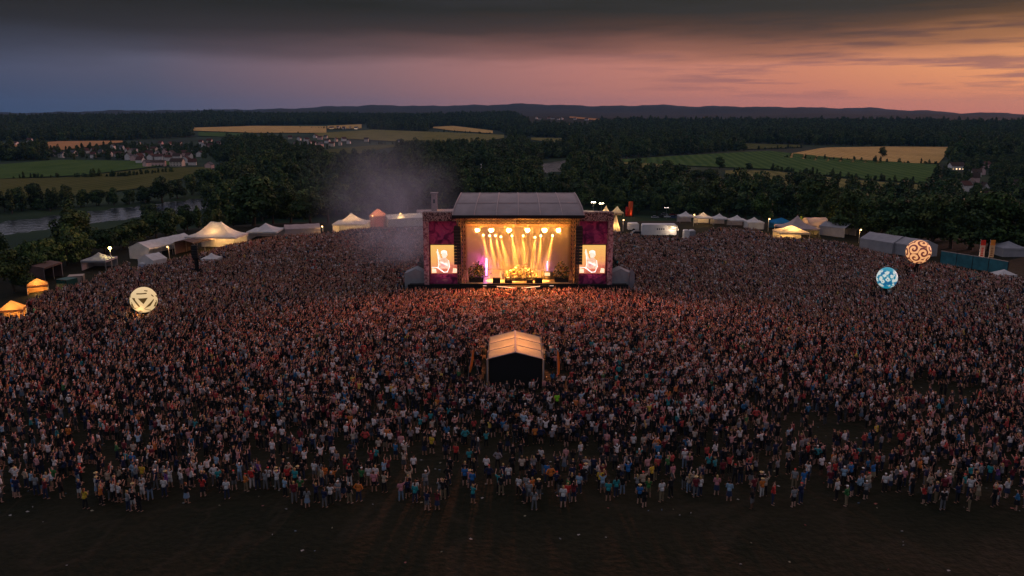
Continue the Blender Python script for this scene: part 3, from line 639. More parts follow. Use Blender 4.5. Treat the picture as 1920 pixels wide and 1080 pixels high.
c_, L_, rz = span((346,478),(388,466)); gable('pergola', 'pergola', 'brown timber pergola between the bar tent and the twin-peak marquee', c_, L_, 5, 2.9, .5, mat('brown_roofing', (.12,.07,.06), .9, var=.2), rz, walls='b')
c_, L_, rz = span((270,507),(305,503)); gable('gable_tent', 'tent', 'small white gable tent at the lower end of the bar tent', c_, L_, 4.2, 2.3, 1.1, PVC, rz+.5, walls='bef')
c_, L_, rz = span((534,443),(600,440)); gable('low_marquee', 'tent', 'long low cream marquee left of the tall lit pagoda', c_, L_, 5, 2.2, .9, TAUPE, rz, walls='bf')
c_, L_, rz = span((724,424),(790,421)); gable('low_marquee', 'tent', 'low white marquee between the pink stall and the stage wing', c_, L_, 6, 2.4, 1.0, PVC, rz, walls='bfe', lit=260)
c_, L_, rz = span((782,408),(858,406)); gable('low_marquee', 'tent', 'pink-grey marquee roof under the smoke behind the stage wing', c_, L_, 8, 3.6, 1.2, fabric('pink_canvas', (.66,.48,.46), .3), rz, walls='be', lit=500)
c_, L_, rz = span((1088,408),(1128,409)); gable('low_marquee', 'tent', 'pale marquee roof under bright bulbs behind the stage wing', c_, L_, 7, 3.3, 1.0, PVC, rz, walls='be', lit=500)
c_, L_, rz = span((1508,434),(1546,434)); gable('dome_tent', 'tent', 'round-roofed taupe tent with warm light showing underneath', c_, L_, 5, 1.9, 2.0, TAUPE, rz, arch=True, lit=600, walls='b')
c_, L_, rz = span((1546,438),(1594,444)); gable('low_marquee', 'tent', 'grey marquee roof behind the crowd beside the orange canopy', c_, L_, 6, 2.5, 1.0, PVCG, rz, walls='bf')
c_, L_, rz = span((1628,464),(1690,474)); gable('low_marquee', 'tent', 'blue-grey long marquee left of the orange swirl globe', c_, L_, 7, 2.6, 1.3, PVCG, rz, walls='bfe')
c_, L_, rz = span((1694,474),(1738,482)); gable('low_marquee', 'tent', 'grey long marquee directly behind the orange swirl globe', c_, L_, 6.5, 2.6, 1.2, PVCG, rz, walls='bfe')
c_, L_, rz = span((64,530),(98,518)); gable('shed', 'shed', 'brown flat-roofed shed behind the orange snack stall', c_, L_, 4.5, 2.9, .35, MATS['brown_roofing'], rz, walls='be')
# teepee
p, w_, pk = size(1154, 435, 20, 402); t = thing('teepee', 'cream pointed teepee tent standing beside the stage wing', 'tent', p)
mb = MB(); n = 12
mb.add([(w_*.5*math.cos(6.283*i/n), w_*.5*math.sin(6.283*i/n), 0) for i in range(n)]+[(.12*math.cos(6.283*i/n), .12*math.sin(6.283*i/n), pk*.94) for i in range(n)], [(i, (i+1) % n, n+(i+1) % n, n+i) for i in range(n)]); mb.build('canvas', PVCL, t, True)
for i in range(4): MB().tube((.3*math.cos(i*1.57), .3*math.sin(i*1.57), pk*.86), (-.45*math.cos(i*1.57), -.45*math.sin(i*1.57), pk*1.1), .04, .03, 5).build('pole', WOODM, t)
lamp('tent_lamp', 'POINT', (0,0,1.6), 260, WARM, t, .3)

def container(label, px, py, wpx, toppy, D_, m, rz=0, cat='container', name='container', ribs=True):
    p, w_, h = size(px, py, wpx, toppy); t = thing(name, label, cat, p, rz); h *= .9
    mb = MB().box((0, D_/2, h/2), (w_, D_, h))
    if ribs:
        for i in range(int(w_/.4)): mb.box((-w_/2+.2+i*.4, -.02, h/2), (.16, .05, h*.9))
    mb.build('body', m, t); mb = MB()
    for sg in (-1, 1): mb.box((sg*w_*.47, -.04, h/2), (.1,.12,h+.04)); mb.box((0, -.03, h*(.5+.49*sg)), (w_*.94, .1, .1))
    mb.build('edge_frame', BLK, t); MB().box((w_*.2, -.06, h*.42), (w_*.28, .06, h*.7)).build('door', m, t); return t, w_, h
container('dark green shipping container beside the orange snack stall', 117, 548, 26, 522, 2.4, CONT, -.35)
container('beige site container between green container and grey pagoda tent', 143, 540, 26, 516, 2.4, mat('beige_panel', (.36,.27,.22), .7, var=.15), .35)
# trailers
def trailer(label, px, py, wpx, toppy, awning, rz=0, mark=False):
    p, w_, h = size(px, py, wpx, toppy); t = thing('trailer', label, 'trailer', p, rz); b0 = h*.2; D_ = 2.5
    MB().prism([(-w_/2,b0),(w_/2,b0),(w_/2,h*.9),(w_/2-.25,h),(-w_/2+.25,h),(-w_/2,h*.9)], 0, D_, 1).build('body', WHITEP, t)
    if mark:
        mb = MB()
        for i in range(4): mb.box((-w_*.06+i*.55, -.02, h*.66), (.34,.03,.42))
        mb.build('lettering', mat('dark_print', (.05,.05,.09), .6), t)
    for k in (-.18, -.06, .3) if w_ > 6 else (0,): 
        for y in (.1, D_-.1): MB().tube((k*w_, y-.12, .42), (k*w_, y+.12, .42), .42, .42, 14).build('wheel', RUB, t)
    MB().box((0, D_/2, b0-.08), (w_*.9, .9, .14)).build('chassis', BLK, t)
    if awning:
        MB().add([(w_*.22,-.02,h*.92),(w_*.5,-.02,h*.92),(w_*.5,-2.4,h*.74),(w_*.22,-2.4,h*.74)], [(0,1,2,3)]).build('awning', PVCL, t)
        for x in (.23,.49): MB().tube((w_*x,-2.35,0), (w_*x,-2.35,h*.74), .04, .04, 6).build('awning_pole', ALU, t)
        lamp('trailer_lamp', 'POINT', (w_*.36,-1.2,h*.65), 200, (1,.75,.5), t, .2); MB().ell((w_*.36,-1.2,h*.78), (.15,.15,.1)).build('lamp', BULB, t)
    return t
trailer('long white trailer with dark lettering and an awning, right of the stage', 1236, 446, 64, 421, True, mark=True)
trailer('short white trailer between the teepee and the long trailer', 1188, 434, 20, 419, False)
def cabin(px, py, label, col):
    p, w_, h = size(px, py, 11, py-14); t = thing('portable_toilet', label, 'portable toilet', p)
    MB().box((0,0,h*.47), (w_,w_,h*.94)).build('body', col, t); MB().prism([(-w_*.54,h*.94),(w_*.54,h*.94),(w_*.3,h*1.08),(-w_*.3,h*1.08)], -w_*.54, w_*.54, 1).build('roof', WHITEP, t); d = MB().box((0,-w_*.51,h*.45), (w_*.72,.04,h*.78)).build('door', col, t); MB().box((w_*.25,-w_*.54,h*.45), (.08,.06,.16)).build('handle', BLK, d)
cabin(1286, 446, 'wide white portable toilet cabin right of the long trailer', WHITEP); cabin(1297, 446, 'grey portable toilet cabin beside the wide white one', mat('grey_plastic', (.22,.22,.26), .5))
cabin(268, 508, 'lone portable toilet beside the small white gable tent', mat('pale_plastic', (.45,.45,.55), .5))
# parked cars
CARP = {}
def car(px, py, colname, col, rz, where):
    p = hit(px, py); t = thing('parked_car', f'{colname} car parked {where}', 'car', p, rz, 'cars parked behind the field')
    m = mat(colname+'_car_paint', col, .3, .5)
    MB().prism([(-2.1,.32),(2.1,.32),(2.15,.62),(2.0,.82),(1.1,.92),(-1.9,.95),(-2.12,.7)], -.85, .85, 1).build('body', m, t)
    MB().prism([(-1.75,.93),(1.05,.90),(.45,1.42),(-1.2,1.46)], -.76, .76, 1).build('cabin_glass', PANE, t); MB().prism([(-1.2,1.462),(.45,1.422),(.38,1.47),(-1.14,1.51)], -.72, .72, 1).build('roof', m, t)
    for x in (-1.3, 1.3):
        for y in (-.8, .8): 
            wh = MB().tube((x,y-.1,.32), (x,y+.1,.32), .33, .33, 14).build('wheel', RUB, t); MB().tube((x,y-.105,.32), (x,y+.105,.32), .19, .19, 10).build('rim', ALU, wh)
    for y in (-.6, .6): MB().box((2.13,y,.66), (.06,.3,.14)).build('headlight', WHITEP, t)
for i, (a, b_, cn, cc, r_, wh) in enumerate(((1228,409,'silver',(.35,.35,.37),.1,'behind the long trailer, nearest the red flag'),(1240,408,'black',(.02,.02,.022),.15,'behind the long trailer, between two pale cars'),(1252,408,'white',(.6,.6,.6),.1,'left of the pagoda row, second from the black one'),(1263,409,'blue',(.04,.07,.16),-.1,'nearest the first pagoda tent'),(1246,403,'grey',(.12,.12,.13),.2,'in the second rank behind the black car'),(1262,404,'red',(.25,.03,.03),.1,'in the second rank behind the blue car'),(1196,443,'dark van-shaped grey',(.06,.06,.065),.2,'in front of the short white trailer'))):
    car(a, b_, cn, cc, r_, wh)
# inflatable column and its figure, banner flags, feather flags
RED = fabric('red_cloth', (.60,.05,.035), .3); ORG = fabric('orange_cloth', (.70,.26,.06), .3)
p, w_, h = size(1182, 406, 9, 378); t = thing('column_flag', 'tall bright red-orange column flag behind the stage on the right', 'flag', p); MB().tube((0,0,.2), (0,0,h), w_*.5, w_*.44, 14).build('sleeve', fabric('red_orange_cloth', (.75,.13,.05), .3), t, True); MB().tube((0,0,0), (0,0,.25), w_*.7, w_*.7, 14).build('base', BLK, t)
lamp('flag_lamp', 'POINT', (0,-2.5,2), 160, (1,.35,.15), t, .3)
p, w_, h = size(1175, 406, 6, 388); t = thing('column_flag', 'short crimson column flag standing left of the tall red-orange one', 'flag', p); MB().tube((0,0,.2), (0,0,h), w_*.5, w_*.4, 12).build('sleeve', RED, t, True); MB().tube((0,0,0), (0,0,.25), w_*.7, w_*.7, 12).build('base', BLK, t)
for px, m, lab in ((1839, RED, 'red-topped vertical banner flag above the teal fence'), (1857, ORG, 'orange vertical banner flag beside the red-topped one')):
    p, w_, h = size(px, 492, 10, 449); t = thing('banner_flag', lab, 'flag', p)
    MB().tube((-w_*.5,0,0), (-w_*.5,0,h), .05, .04, 6).build('pole', ALU, t)
    mb = MB(); mb.box((0,0,h*.86), (w_*.96,.03,h*.24), 0, 0); mb.box((0,0,h*.48), (w_*.96,.03,h*.52), 0, 1)
    for k in range(5): mb.box((0,-.02,h*(.3+.08*k)), (w_*.42,.03,h*.045), 0, 2)
    mb.build('cloth', [m, fabric('pale_pink_cloth', (.62,.42,.36), .3), m] if m is RED else [m, fabric('pale_orange_cloth', (.6,.38,.22), .3), mat('brown_print', (.2,.09,.05), .8)], t)
for (px, py, tp, lab, ln) in ((878,716,656,'leaning orange feather flag left of the mixing tent',.55),(1045,722,657,'upright orange feather flag right of the mixing tent',-.12)):
    p, w_, h = size(px, py, 4, tp); t = thing('feather_flag', lab, 'flag', p); mb = MB(); n = 10
    mb.tube((0,0,0), (ln*.15,0,h*.3), .03, .03, 5); mb.tube((ln*.15,0,h*.3), (ln,0,h), .03, .02, 5); mb.build('pole', ALU, t)
    vs = []
    for i in range(n+1):
        s_ = i/n; x = ln*.15+(ln*.85)*s_; wd_ = .30*math.sin(math.pi*(.15+.8*s_))**.5
        vs += [(x+.02, -.01, h*(.3+.7*s_)), (x+.02+wd_, .05*math.sin(i), h*(.3+.7*s_)), (x+.02+wd_, .02+.05*math.sin(i), h*(.3+.7*s_)), (x+.02, .01, h*(.3+.7*s_))]
    MB().add(vs, [(4*i+a, 4*i+(a+1) % 4, 4*i+4+(a+1) % 4, 4*i+4+a) for i in range(n) for a in range(4)]).build('cloth', ORG, t)
# teal fence
fp = [hit(*q) for q in ((1762,494),(1792,499),(1822,504),(1852,509),(1888,516))]; t = thing('panel_fence', 'teal solid panel fence along the right edge of the field', 'fence', fp[0])
for a, b_ in zip(fp[:-1], fp[1:]):
    v = b_-a; m_ = (a+b_)/2-fp[0]; ya = math.atan2(v.y, v.x); MB().box((m_.x, m_.y, 1.35), (v.length-.08, .06, 2.7), ya).build('panel', TEAL, t); MB().box((m_.x, m_.y, 2.76), (v.length, .16, .1), ya).build('rail', ALU, t)
for a in fp: MB().box((a.x-fp[0].x, a.y-fp[0].y, 1.45), (.12,.12,2.9), ya).build('post', BLK, t)
# street lamp, tent-side light masts, delay tower
p, w_, h = size(210, 503, 4, 467); t = thing('street_lamp', 'lit street lamp on a thin mast behind the grey pagoda tent', 'street lamp', p); MB().tube((0,0,0), (0,0,h), .09, .06).build('pole', ALU, t); MB().ell((0,0,h+.22), (.32,.32,.30)).build('lamp_head', glow('yellow_lamp', (1,.80,.16), 14), t); lamp('street_lamp_light', 'POINT', (0,0,h-.25), 300, (1,.75,.25), t, .2)
for (px, py, tp, lab) in ((1112,409,380,'light mast with white bulbs behind the stage wing, taller of two'),(1127,409,382,'light mast with white bulbs behind the stage wing, shorter of two'),(1249,410,390,'thin light mast with two dim lamps behind parked cars')):
    p, w_, h = size(px, py, 6, tp); t = thing('light_mast', lab, 'light mast', p); MB().tube((0,0,0), (0,0,h), .08, .05).build('pole', ALU, t); MB().box((0,0,h), (2.4,.08,.08)).build('crossbar', ALU, t)
    for k in (-1.1,-.4,.4,1.1): MB().ell((k,-.1,h+.2), (.2,.16,.2)).build('lamp_head', glow('white_bulb', (1,.82,.55), 26) if px < 1200 else glow('dim_bulb', (1,.8,.7), 2.5), t)
    if px < 1200: lamp('mast_light', 'POINT', (0,-.8,h+.1), 900, (1,.75,.45), t, .3)
p, w_, h = size(371, 522, 9, 457); t = thing('delay_tower', 'black delay speaker tower standing in the crowd near the pergola', 'speaker tower', p)
MB().truss((0,0,0), (0,0,h), w_*.55, .05).build('mast', BLK, t); MB().box((0,0,.5), (w_*1.6,w_*1.6,1.0)).build('ballast', BLKF, t)
for k in range(5): MB().prism([(-.35,0),(.35,.05),(.35,.42),(-.35,.47)], -.6, .6, 0).build('cabinet', BLK, t).location = (0,-w_*.4,h-.7-k*.5)
MB().box((0,.05,h*.45), (w_*.8,.05,h*.5)).build('scrim', BLKF, t)
# lit tree by the high-peak tent, lattice tower behind the marquee roof
p = hit(1499, 420); tr = tree('oval', p, 27*depth(p.x,p.y,p.z)/F, 'slim tree lit amber from below behind the grey high-peak tent', None, .8); lamp('tree_uplight', 'POINT', (p.x, p.y-3, p.z+2.5), 900, (1,.6,.15), None, .3)
p, w_, h = size(815, 408, 13, 362); t = thing('scaffold_tower', 'pink boxy tower above the marquee under the smoke', 'tower', p); MB().box((0,0,h*.5), (w_*.8,w_*.8,h)).build('clad_body', fabric('pink_cladding', (.55,.36,.36), .2), t); MB().box((0,0,h*1.01), (w_*1.1,w_*1.1,.4)).build('top_deck', TAUPE, t); MB().box((0,-w_*.41,h*.68), (w_*.3,.05,h*.16)).build('opening', BLKF, t)
# flowing banner in the crowd: three lantern globes on dark stems
def globe(px, py, rpx, basepy, m, stem, lab, squash=1.0, watts=0, col=(1,.8,.5)):
    p = hit(px, basepy); c = atY(px, py, p.y); r_ = rpx*depth(c.x, c.y, c.z)/F; t = thing('lantern_globe', lab, 'lantern', p)
    g = MB().ell((0,0,c.z-p.z), (r_, r_, r_*squash), 40, 28).build('globe', m, t, True)
    MB().tube((0,0,0), (0,0,c.z-p.z-r_*squash*.97), stem, stem*.8, 12).build('stem', BLKF, t); MB().tube((0,0,c.z-p.z-r_*squash*1.02), (0,0,c.z-p.z-r_*squash*.86), stem*1.3, stem*2.0, 16).build('collar', mat('dark_teal', (.01,.06,.06), .7), t); MB().tube((0,0,0), (0,0,.35), stem*2.6, stem*2.2, 16).build('foot', BLK, t)
    return t
def globe_mat(name):
    m = bpy.data.materials.new(name); m.use_nodes = True; nt = m.node_tree; global L; L = nt.links.new
    b = nt.nodes['Principled BSDF']; b.inputs['Roughness'].default_value = .5; tc = nd(nt, 'ShaderNodeTexCoord')
    return m, nt, b, tc
def zoff(nt, tc, zc):
    v = nd(nt, 'ShaderNodeVectorMath', operation='SUBTRACT'); L(tc.outputs['Object'], v.inputs[0]); v.inputs[1].default_value = (0,0,zc); return v.outputs[0]
def norm(nt, v):
    n = nd(nt, 'ShaderNodeVectorMath', operation='NORMALIZE'); L(v, n.inputs[0]); return n.outputs[0]
def gz(px, py, basepy): p = hit(px, basepy); return atY(px, py, p.y).z-p.z
nt = None
def strap_mat():
    return mat('cream_lantern', (.4,.34,.24), .5, emit=(1,.70,.34), es=.66)
def strap_marks(t, c, r_):
    """dark edges of the woven straps, wrapped on the ball, repeated round it"""
    m = mat('strap_mark_brown', (.10,.06,.02), .7, emit=(.16,.085,.02), es=.35); mb = MB()  # dark brown line pattern of the globe
    def pt(x, y, a):
        q = math.sqrt(max(0, 1-x*x-y*y)); v = Vector((x, -q, y)); v.rotate(Matrix.Rotation(a+.44, 3, 'Z')); return Vector((0,0,c))+v*r_*1.006
    def poly(pts, a):
        k = 6
        for i in range(1, len(pts)-1):
            A, B_, C_ = pts[0], pts[i], pts[i+1]; g = {}
            for u in range(k+1):
                for w_ in range(k+1-u): g[u, w_] = pt(A[0]+(B_[0]-A[0])*u/k+(C_[0]-A[0])*w_/k, A[1]+(B_[1]-A[1])*u/k+(C_[1]-A[1])*w_/k, a)
            for u in range(k):
                for w_ in range(k-u):
                    mb.add([g[u,w_], g[u+1,w_], g[u,w_+1]], [(0,1,2)])
                    if u+w_ < k-1: mb.add([g[u+1,w_], g[u+1,w_+1], g[u,w_+1]], [(0,1,2)])
    for a in (0, 2.09, 4.19):
        poly([(-.40,.32),(.30,.32),(-.05,-.13)], a); poly([(-.46,.68),(.24,.68),(.26,.60),(-.48,.60)], a)
        poly([(-.82,.34),(-.60,.33),(-.60,.24),(-.72,.26)], a); poly([(-.80,.30),(-.66,.30),(-.30,-.30),(-.38,-.38)], a); poly([(-.38,-.38),(-.30,-.30),(-.68,-.54),(-.76,-.50)], a); poly([(-.90,.02),(-.84,-.02),(-.68,-.54),(-.76,-.50)], a)
        poly([(.70,.16),(.70,.04),(.42,-.34),(-.02,-.50)], a); poly([(-.02,-.50),(.0,-.58),(.46,-.76),(.42,-.82)], a); poly([(.80,-.14),(.88,-.16),(.74,-.50),(.64,-.48)], a); poly([(.52,.48),(.60,.50),(.74,.32),(.66,.32)], a); poly([(-.44,-.72),(-.28,-.68),(-.14,-.80),(-.40,-.80)], a); poly([(.08,.86),(.34,.80),(.30,.74),(.10,.80)], a)
    mb.build('strap_edge', m, t)
def swirl_mat():
    global nt
    m, nt, b, tc = globe_mat('swirl_lantern'); z = gz(1717,472,518); v = norm(nt, zoff(nt, tc, z))
    # spirals wound round a few centres of the ball, nearest one wins
    best = None; bang = None
    for a in [(-.05,-1,.02),(.62,-.7,.42),(.5,-.75,-.45),(-.75,-.6,.35),(-.62,-.7,-.42),(.0,-.55,.85),(0,-.5,-.9),(1,0,0),(-1,.1,-.1),(0,1,.2),(.5,.7,.6),(-.5,.7,-.5)]:
        A = Vector(a).normalized(); U = A.orthogonal().normalized(); W_ = A.cross(U)
        def dot(q):
            d = nd(nt, 'ShaderNodeVectorMath', operation='DOT_PRODUCT'); L(v, d.inputs[0]); d.inputs[1].default_value = q; return d.outputs['Value']
        r_ = M('ARCCOSINE', M('MINIMUM', dot(A), .99999)); an = M('ARCTAN2', dot(U), dot(W_)); s_ = M('SINE', M('MULTIPLY_ADD', r_, 17.0, an))
        if best is None: best, bang = r_, s_
        else:
            lt = M('LESS_THAN', r_, best); bang = M('ADD', M('MULTIPLY', lt, s_), M('MULTIPLY', M('SUBTRACT', 1.0, lt), bang)); best = M('MINIMUM', best, r_)
    c = ramp(M('MULTIPLY_ADD', bang, .5, .5), [(.0,(.14,.025,.02)),(.36,(.16,.03,.02)),(.46,(1,.44,.17)),(1,(1,.48,.20))])
    L(c, b.inputs['Emission Color']); b.inputs['Emission Strength'].default_value = .8; L(mixc(.5, c, (.1,.1,.1)), b.inputs['Base Color']); return m
def flower_mat():
    global nt
    m, nt, b, tc = globe_mat('flower_lantern'); v = norm(nt, zoff(nt, tc, gz(1659,521,562)))
    vo = nd(nt, 'ShaderNodeTexVoronoi'); vo.inputs['Scale'].default_value = 2.6; L(v, vo.inputs['Vector']); v2 = nd(nt, 'ShaderNodeTexVoronoi'); v2.inputs['Scale'].default_value = 7.5; L(v, v2.inputs['Vector'])
    f = M('ADD', vo.outputs['Distance'], M('MULTIPLY', v2.outputs['Distance'], .35))
    c = ramp(f, [(.0,(.02,.07,.16)),(.25,(.03,.12,.24)),(.32,(.74,.78,.72)),(.64,(.70,.76,.72)),(.70,(.03,.36,.46)),(.95,(.01,.12,.30))])
    sx = nd(nt, 'ShaderNodeSeparateXYZ'); L(v, sx.inputs[0])
    c = mixc(ramp(M('MULTIPLY_ADD', sx.outputs[2], -.5, .5), [(.05,(1,1,1)),(.16,(0,0,0)),(.84,(0,0,0)),(.94,(1,1,1))]), c, (.01,.30,.42))
    L(c, b.inputs['Emission Color']); b.inputs['Emission Strength'].default_value = .72; L(mixc(.5, c, (.1,.1,.1)), b.inputs['Base Color']); return m
GLOBES = [(274,562,24,606), (1717,472,22,518), (1659,521,18.5,562)]
t = globe(274,562,24,606, strap_mat(), .28, 'cream glowing lantern globe wrapped in dark-edged straps on a dark stem'); p = hit(274,606); c = atY(274,562,p.y); strap_marks(t, c.z-p.z, 24*depth(c.x,c.y,c.z)/F)
globe(1717,472,22,518, swirl_mat(), .35, 'orange glowing lantern globe covered in dark brown spirals')
globe(1659,521,18.5,562, flower_mat(), .28, 'blue and white glowing lantern globe with flower pattern', 1.08)
lamp('globe_glow', 'POINT', tuple(hit(274,606)+Vector((0,-2.3,2.0))), 160, (1,.55,.2), None, .8)

for (px, py, tp, lab) in ((452,462,438,'stand-in warm lamp post at the right end of the twin-peak marquee'),(606,444,424,'stand-in warm lamp post at the right end of the low cream marquee'),(700,430,404,'stand-in warm lamp post between the tall lit pagoda and the pink stall'),(752,424,400,'stand-in warm lamp post in front of the low white marquee in the smoke'),(1168,434,412,'stand-in warm lamp post between the teepee and the short trailer'),(1300,424,402,'stand-in warm lamp post between the first two pagoda tents of the row'),(1440,434,410,'stand-in warm lamp post left of the blue canopy'),(1562,436,412,'stand-in warm lamp post right of the orange-lit canopy'),(1610,456,430,'stand-in warm lamp post left of the blue-grey long marquee'),(318,486,462,'stand-in warm lamp post in front of the long bar tent')):  # added posts standing in for the scattered warm lights along the field edge
    p, w_, h = size(px, py, 4, tp); t = thing('standin_lamp_post', lab, 'lamp post', p, 0, 'stand-in warm lamp posts between the tents'); MB().tube((0,0,0), (0,0,h), .07, .05).build('pole', ALU, t); MB().tube((0,0,h), (0,-.6,h+.1), .04, .04, 6).build('arm', ALU, t); MB().ell((0,-.6,h), (.2,.2,.16)).build('lamp_head', glow('amber_lamp', (1,.55,.16), 3.5), t); lamp('standin_post_light', 'POINT', (0,-.7,h-.4), 170, (1,.6,.22), t, .2)
lamp('banner_light', 'POINT', tuple(hit(1848,494)+Vector((-.3,-2.5,1.5))), 170, (1,.7,.5), None, .3)
# ================================================================ stage
SX, SY = 1.1, 141.0
st = thing('concert_stage', 'large festival stage with grey barrel roof, purple side wings and amber light', 'stage', (SX, SY, 0))
TARP = mat('roof_tarpaulin', (.27,.225,.235), .6, var=.10, scale=.5, bump=.1); SEAM = mat('roof_seam', (.42,.33,.33), .6); DARKM = mat('stage_dark', (.018,.014,.013), .85, var=.3, scale=2); DECKM = mat('stage_floor', (.34,.26,.18), .45, var=.15, scale=1.2)
DRAPE = mat('stage_drape', (.075,.04,.02), .95, var=.35, scale=.8); TRUSSM = mat('truss_metal', (.28,.17,.11), .5, metal=.5)
MB().box((0,6.5,.9), (20.8,13,1.8)).build('deck', DECKM, st)
mb = MB()
for s in (-1, 1): mb.box((s*15.05,4.2,.8), (9.2,8,1.6))
mb.build('wing_deck', DARKM, st)
mb = MB().box((0,-.16,.88), (21,.3,1.84))
for s in (-1, 1): mb.box((s*15.2,-.16,.8), (9.3,.3,1.68))
mb.build('deck_skirt', BLKF, st)
prof = [(-.9,14.25),(-.5,14.75),(.6,15.45),(2.2,16.1),(4.2,16.7),(6.6,17.1),(9,17.2),(11.4,17.0),(13.3,16.3),(14.2,14.2)]
def rx(z): return 11.65-1.0*((z-14.25)/3.0)**1.5
vs = [(s*rx(max(14.25, z)), y, z) for y, z in prof for s in (-1, 1)]; n = len(prof)
fs = [(2*i, 2*i+1, 2*i+3, 2*i+2) for i in range(n-1)]+[tuple(range(0, 2*n, 2)), tuple(range(1, 2*n, 2))[::-1], (0, 2*n-2, 2*n-1, 1)]
# sagging bays between the ribs
vs = []; fs = []; NX = 24
for j, (y, z) in enumerate(prof):
    for i in range(NX+1):
        t = i/NX*2-1; sg = abs(math.sin(math.pi*(i/NX)*6)); vs.append((t*rx(max(14.25,z)), y, z-.10*sg*(1 if 0 < j < n-1 else 0)))
W_ = NX+1; fs = [(j*W_+i, j*W_+i+1, (j+1)*W_+i+1, (j+1)*W_+i) for j in range(n-1) for i in range(NX)]
fs += [tuple(j*W_ for j in range(n)), tuple(j*W_+NX for j in range(n))[::-1]]
roof = MB().add(vs, fs).build('roof', TARP, st, True)
mb = MB()
for i in range(7):
    t = i/6*2-1
    for (y0, z0), (y1, z1) in zip(prof[:-1], prof[1:]): mb.tube((t*(rx(max(14.25,z0))-.05), y0, z0+.03), (t*(rx(max(14.25,z1))-.05), y1, z1+.03), .085, .085, 6)
for (y, z) in (prof[3], prof[6]): mb.tube((-rx(z), y, z+.02), (rx(z), y, z+.02), .06, .06, 6)
mb.build('roof_rib', SEAM, roof)
MB().box((0,-.95,14.0), (23.4,.2,.55)).build('fascia', BLKF, st); MB().box((0,6,13.75), (21.8,13.4,.12)).build('ceiling', BLKF, st)
MB().box((0,12.8,7.7), (20.8,.2,11.8)).build('back_drape', DRAPE, st)
for s in (-1, 1):
    MB().box((s*10.5,7.2,7.7), (.14,10.8,11.8)).build('side_drape', BLKF, st)
    MB().truss((s*9.75,.2,1.8), (s*9.75,.2,13.6), .62, .06).build('truss_tower', TRUSSM, st)
    MB().truss((s*10.6,.5,1.8), (s*10.6,.5,13.6), .5, .05).build('truss_tower', TRUSSM, st)
for (y, z, r_) in ((.4,13.1,.7),(4.2,11.9,.55),(8.2,11.3,.55)): MB().truss((-9.6,y,z), (9.6,y,z), r_, .05).build('ceiling_truss', TRUSSM if y > 1 else BLK, st)
for x in (-3.6,0,3.6): MB().truss((x,.8,12.7), (x,8.2,12.2), .5, .045).build('ceiling_truss', TRUSSM, st)
# mottled floral cladding and printed wing cloth
def print_mat(name, els, scale, det=4, rough=.8, dist=0.0):
    global L, nt
    m = bpy.data.materials.new(name); m.use_nodes = True; nt = m.node_tree; L = nt.links.new; b = nt.nodes['Principled BSDF']; b.inputs['Roughness'].default_value = rough; b.inputs['Specular IOR Level'].default_value = .1
    tc = nd(nt, 'ShaderNodeTexCoord'); nz = nd(nt, 'ShaderNodeTexNoise'); nz.inputs['Scale'].default_value = scale; nz.inputs['Detail'].default_value = det; nz.inputs['Distortion'].default_value = dist; L(tc.outputs['Object'], nz.inputs[0]); L(ramp(nz.outputs['Fac'], els), b.inputs['Base Color']); return m
CLAD = print_mat('floral_cladding', [(.38,(.04,.022,.025)),(.47,(.12,.06,.065)),(.53,(.42,.32,.30)),(.60,(.08,.04,.045))], 3.2, 5)
COLC = print_mat('rose_cladding', [(.36,(.14,.05,.06)),(.48,(.36,.17,.19)),(.6,(.50,.30,.30))], 2.6, 5)
WINGP = print_mat('purple_print', [(.34,(.10,.02,.06)),(.46,(.24,.03,.12)),(.53,(.46,.07,.18)),(.62,(.34,.05,.17)),(.72,(.56,.18,.24))], .55, 4, dist=1.2)
for s in (-1, 1):
    MB().box((s*13.9,.55,13.9), (6.0,1.5,1.55)).build('wing_header', CLAD, st)
    MB().box((s*16.45,.1,7.1), (.85,.8,12.0)).build('wing_column', COLC, st)
    MB().box((s*13.45,.95,7.35), (5.1,.12,11.5)).build('wing_cloth', WINGP, st)
    MB().box((s*16.86,3.4,7.0), (.1,5.6,11.8)).build('wing_side', BLKF, st)
    MB().box((s*13.9,3.9,13.4), (5.9,5.2,.2)).build('wing_roof', TARP, st)
    MB().prism([(1.32,14.5),(6.4,14.1),(6.4,13.55),(1.32,13.55)], s*13.9-2.95, s*13.9+2.95, 0).build('wing_roof', SEAM, st)
# thrust with pale edge strips
MB().prism([(-6.2,-.35),(6.2,-.35),(2.2,-1.5),(.5,-2.3),(-.5,-2.3),(-2.2,-1.5)], .1, 1.62, 2).build('thrust_deck', DARKM, st)
STRIP = glow('led_strip', (1,.62,.45), .55); mb = MB()
for (x0, y0, x1, y1) in ((-6.3,-.4,-3.9,-.4),(-5.2+1.4,-.98,-.5,-2.33),(.6,-2.33,3.9,-.98),(4.6,-.4,6.4,-.4)): mb.tube((x0,y0-.05,1.5), (x1,y1-.05,1.5), .07, .07, 6)
mb.build('edge_strip', STRIP, st)
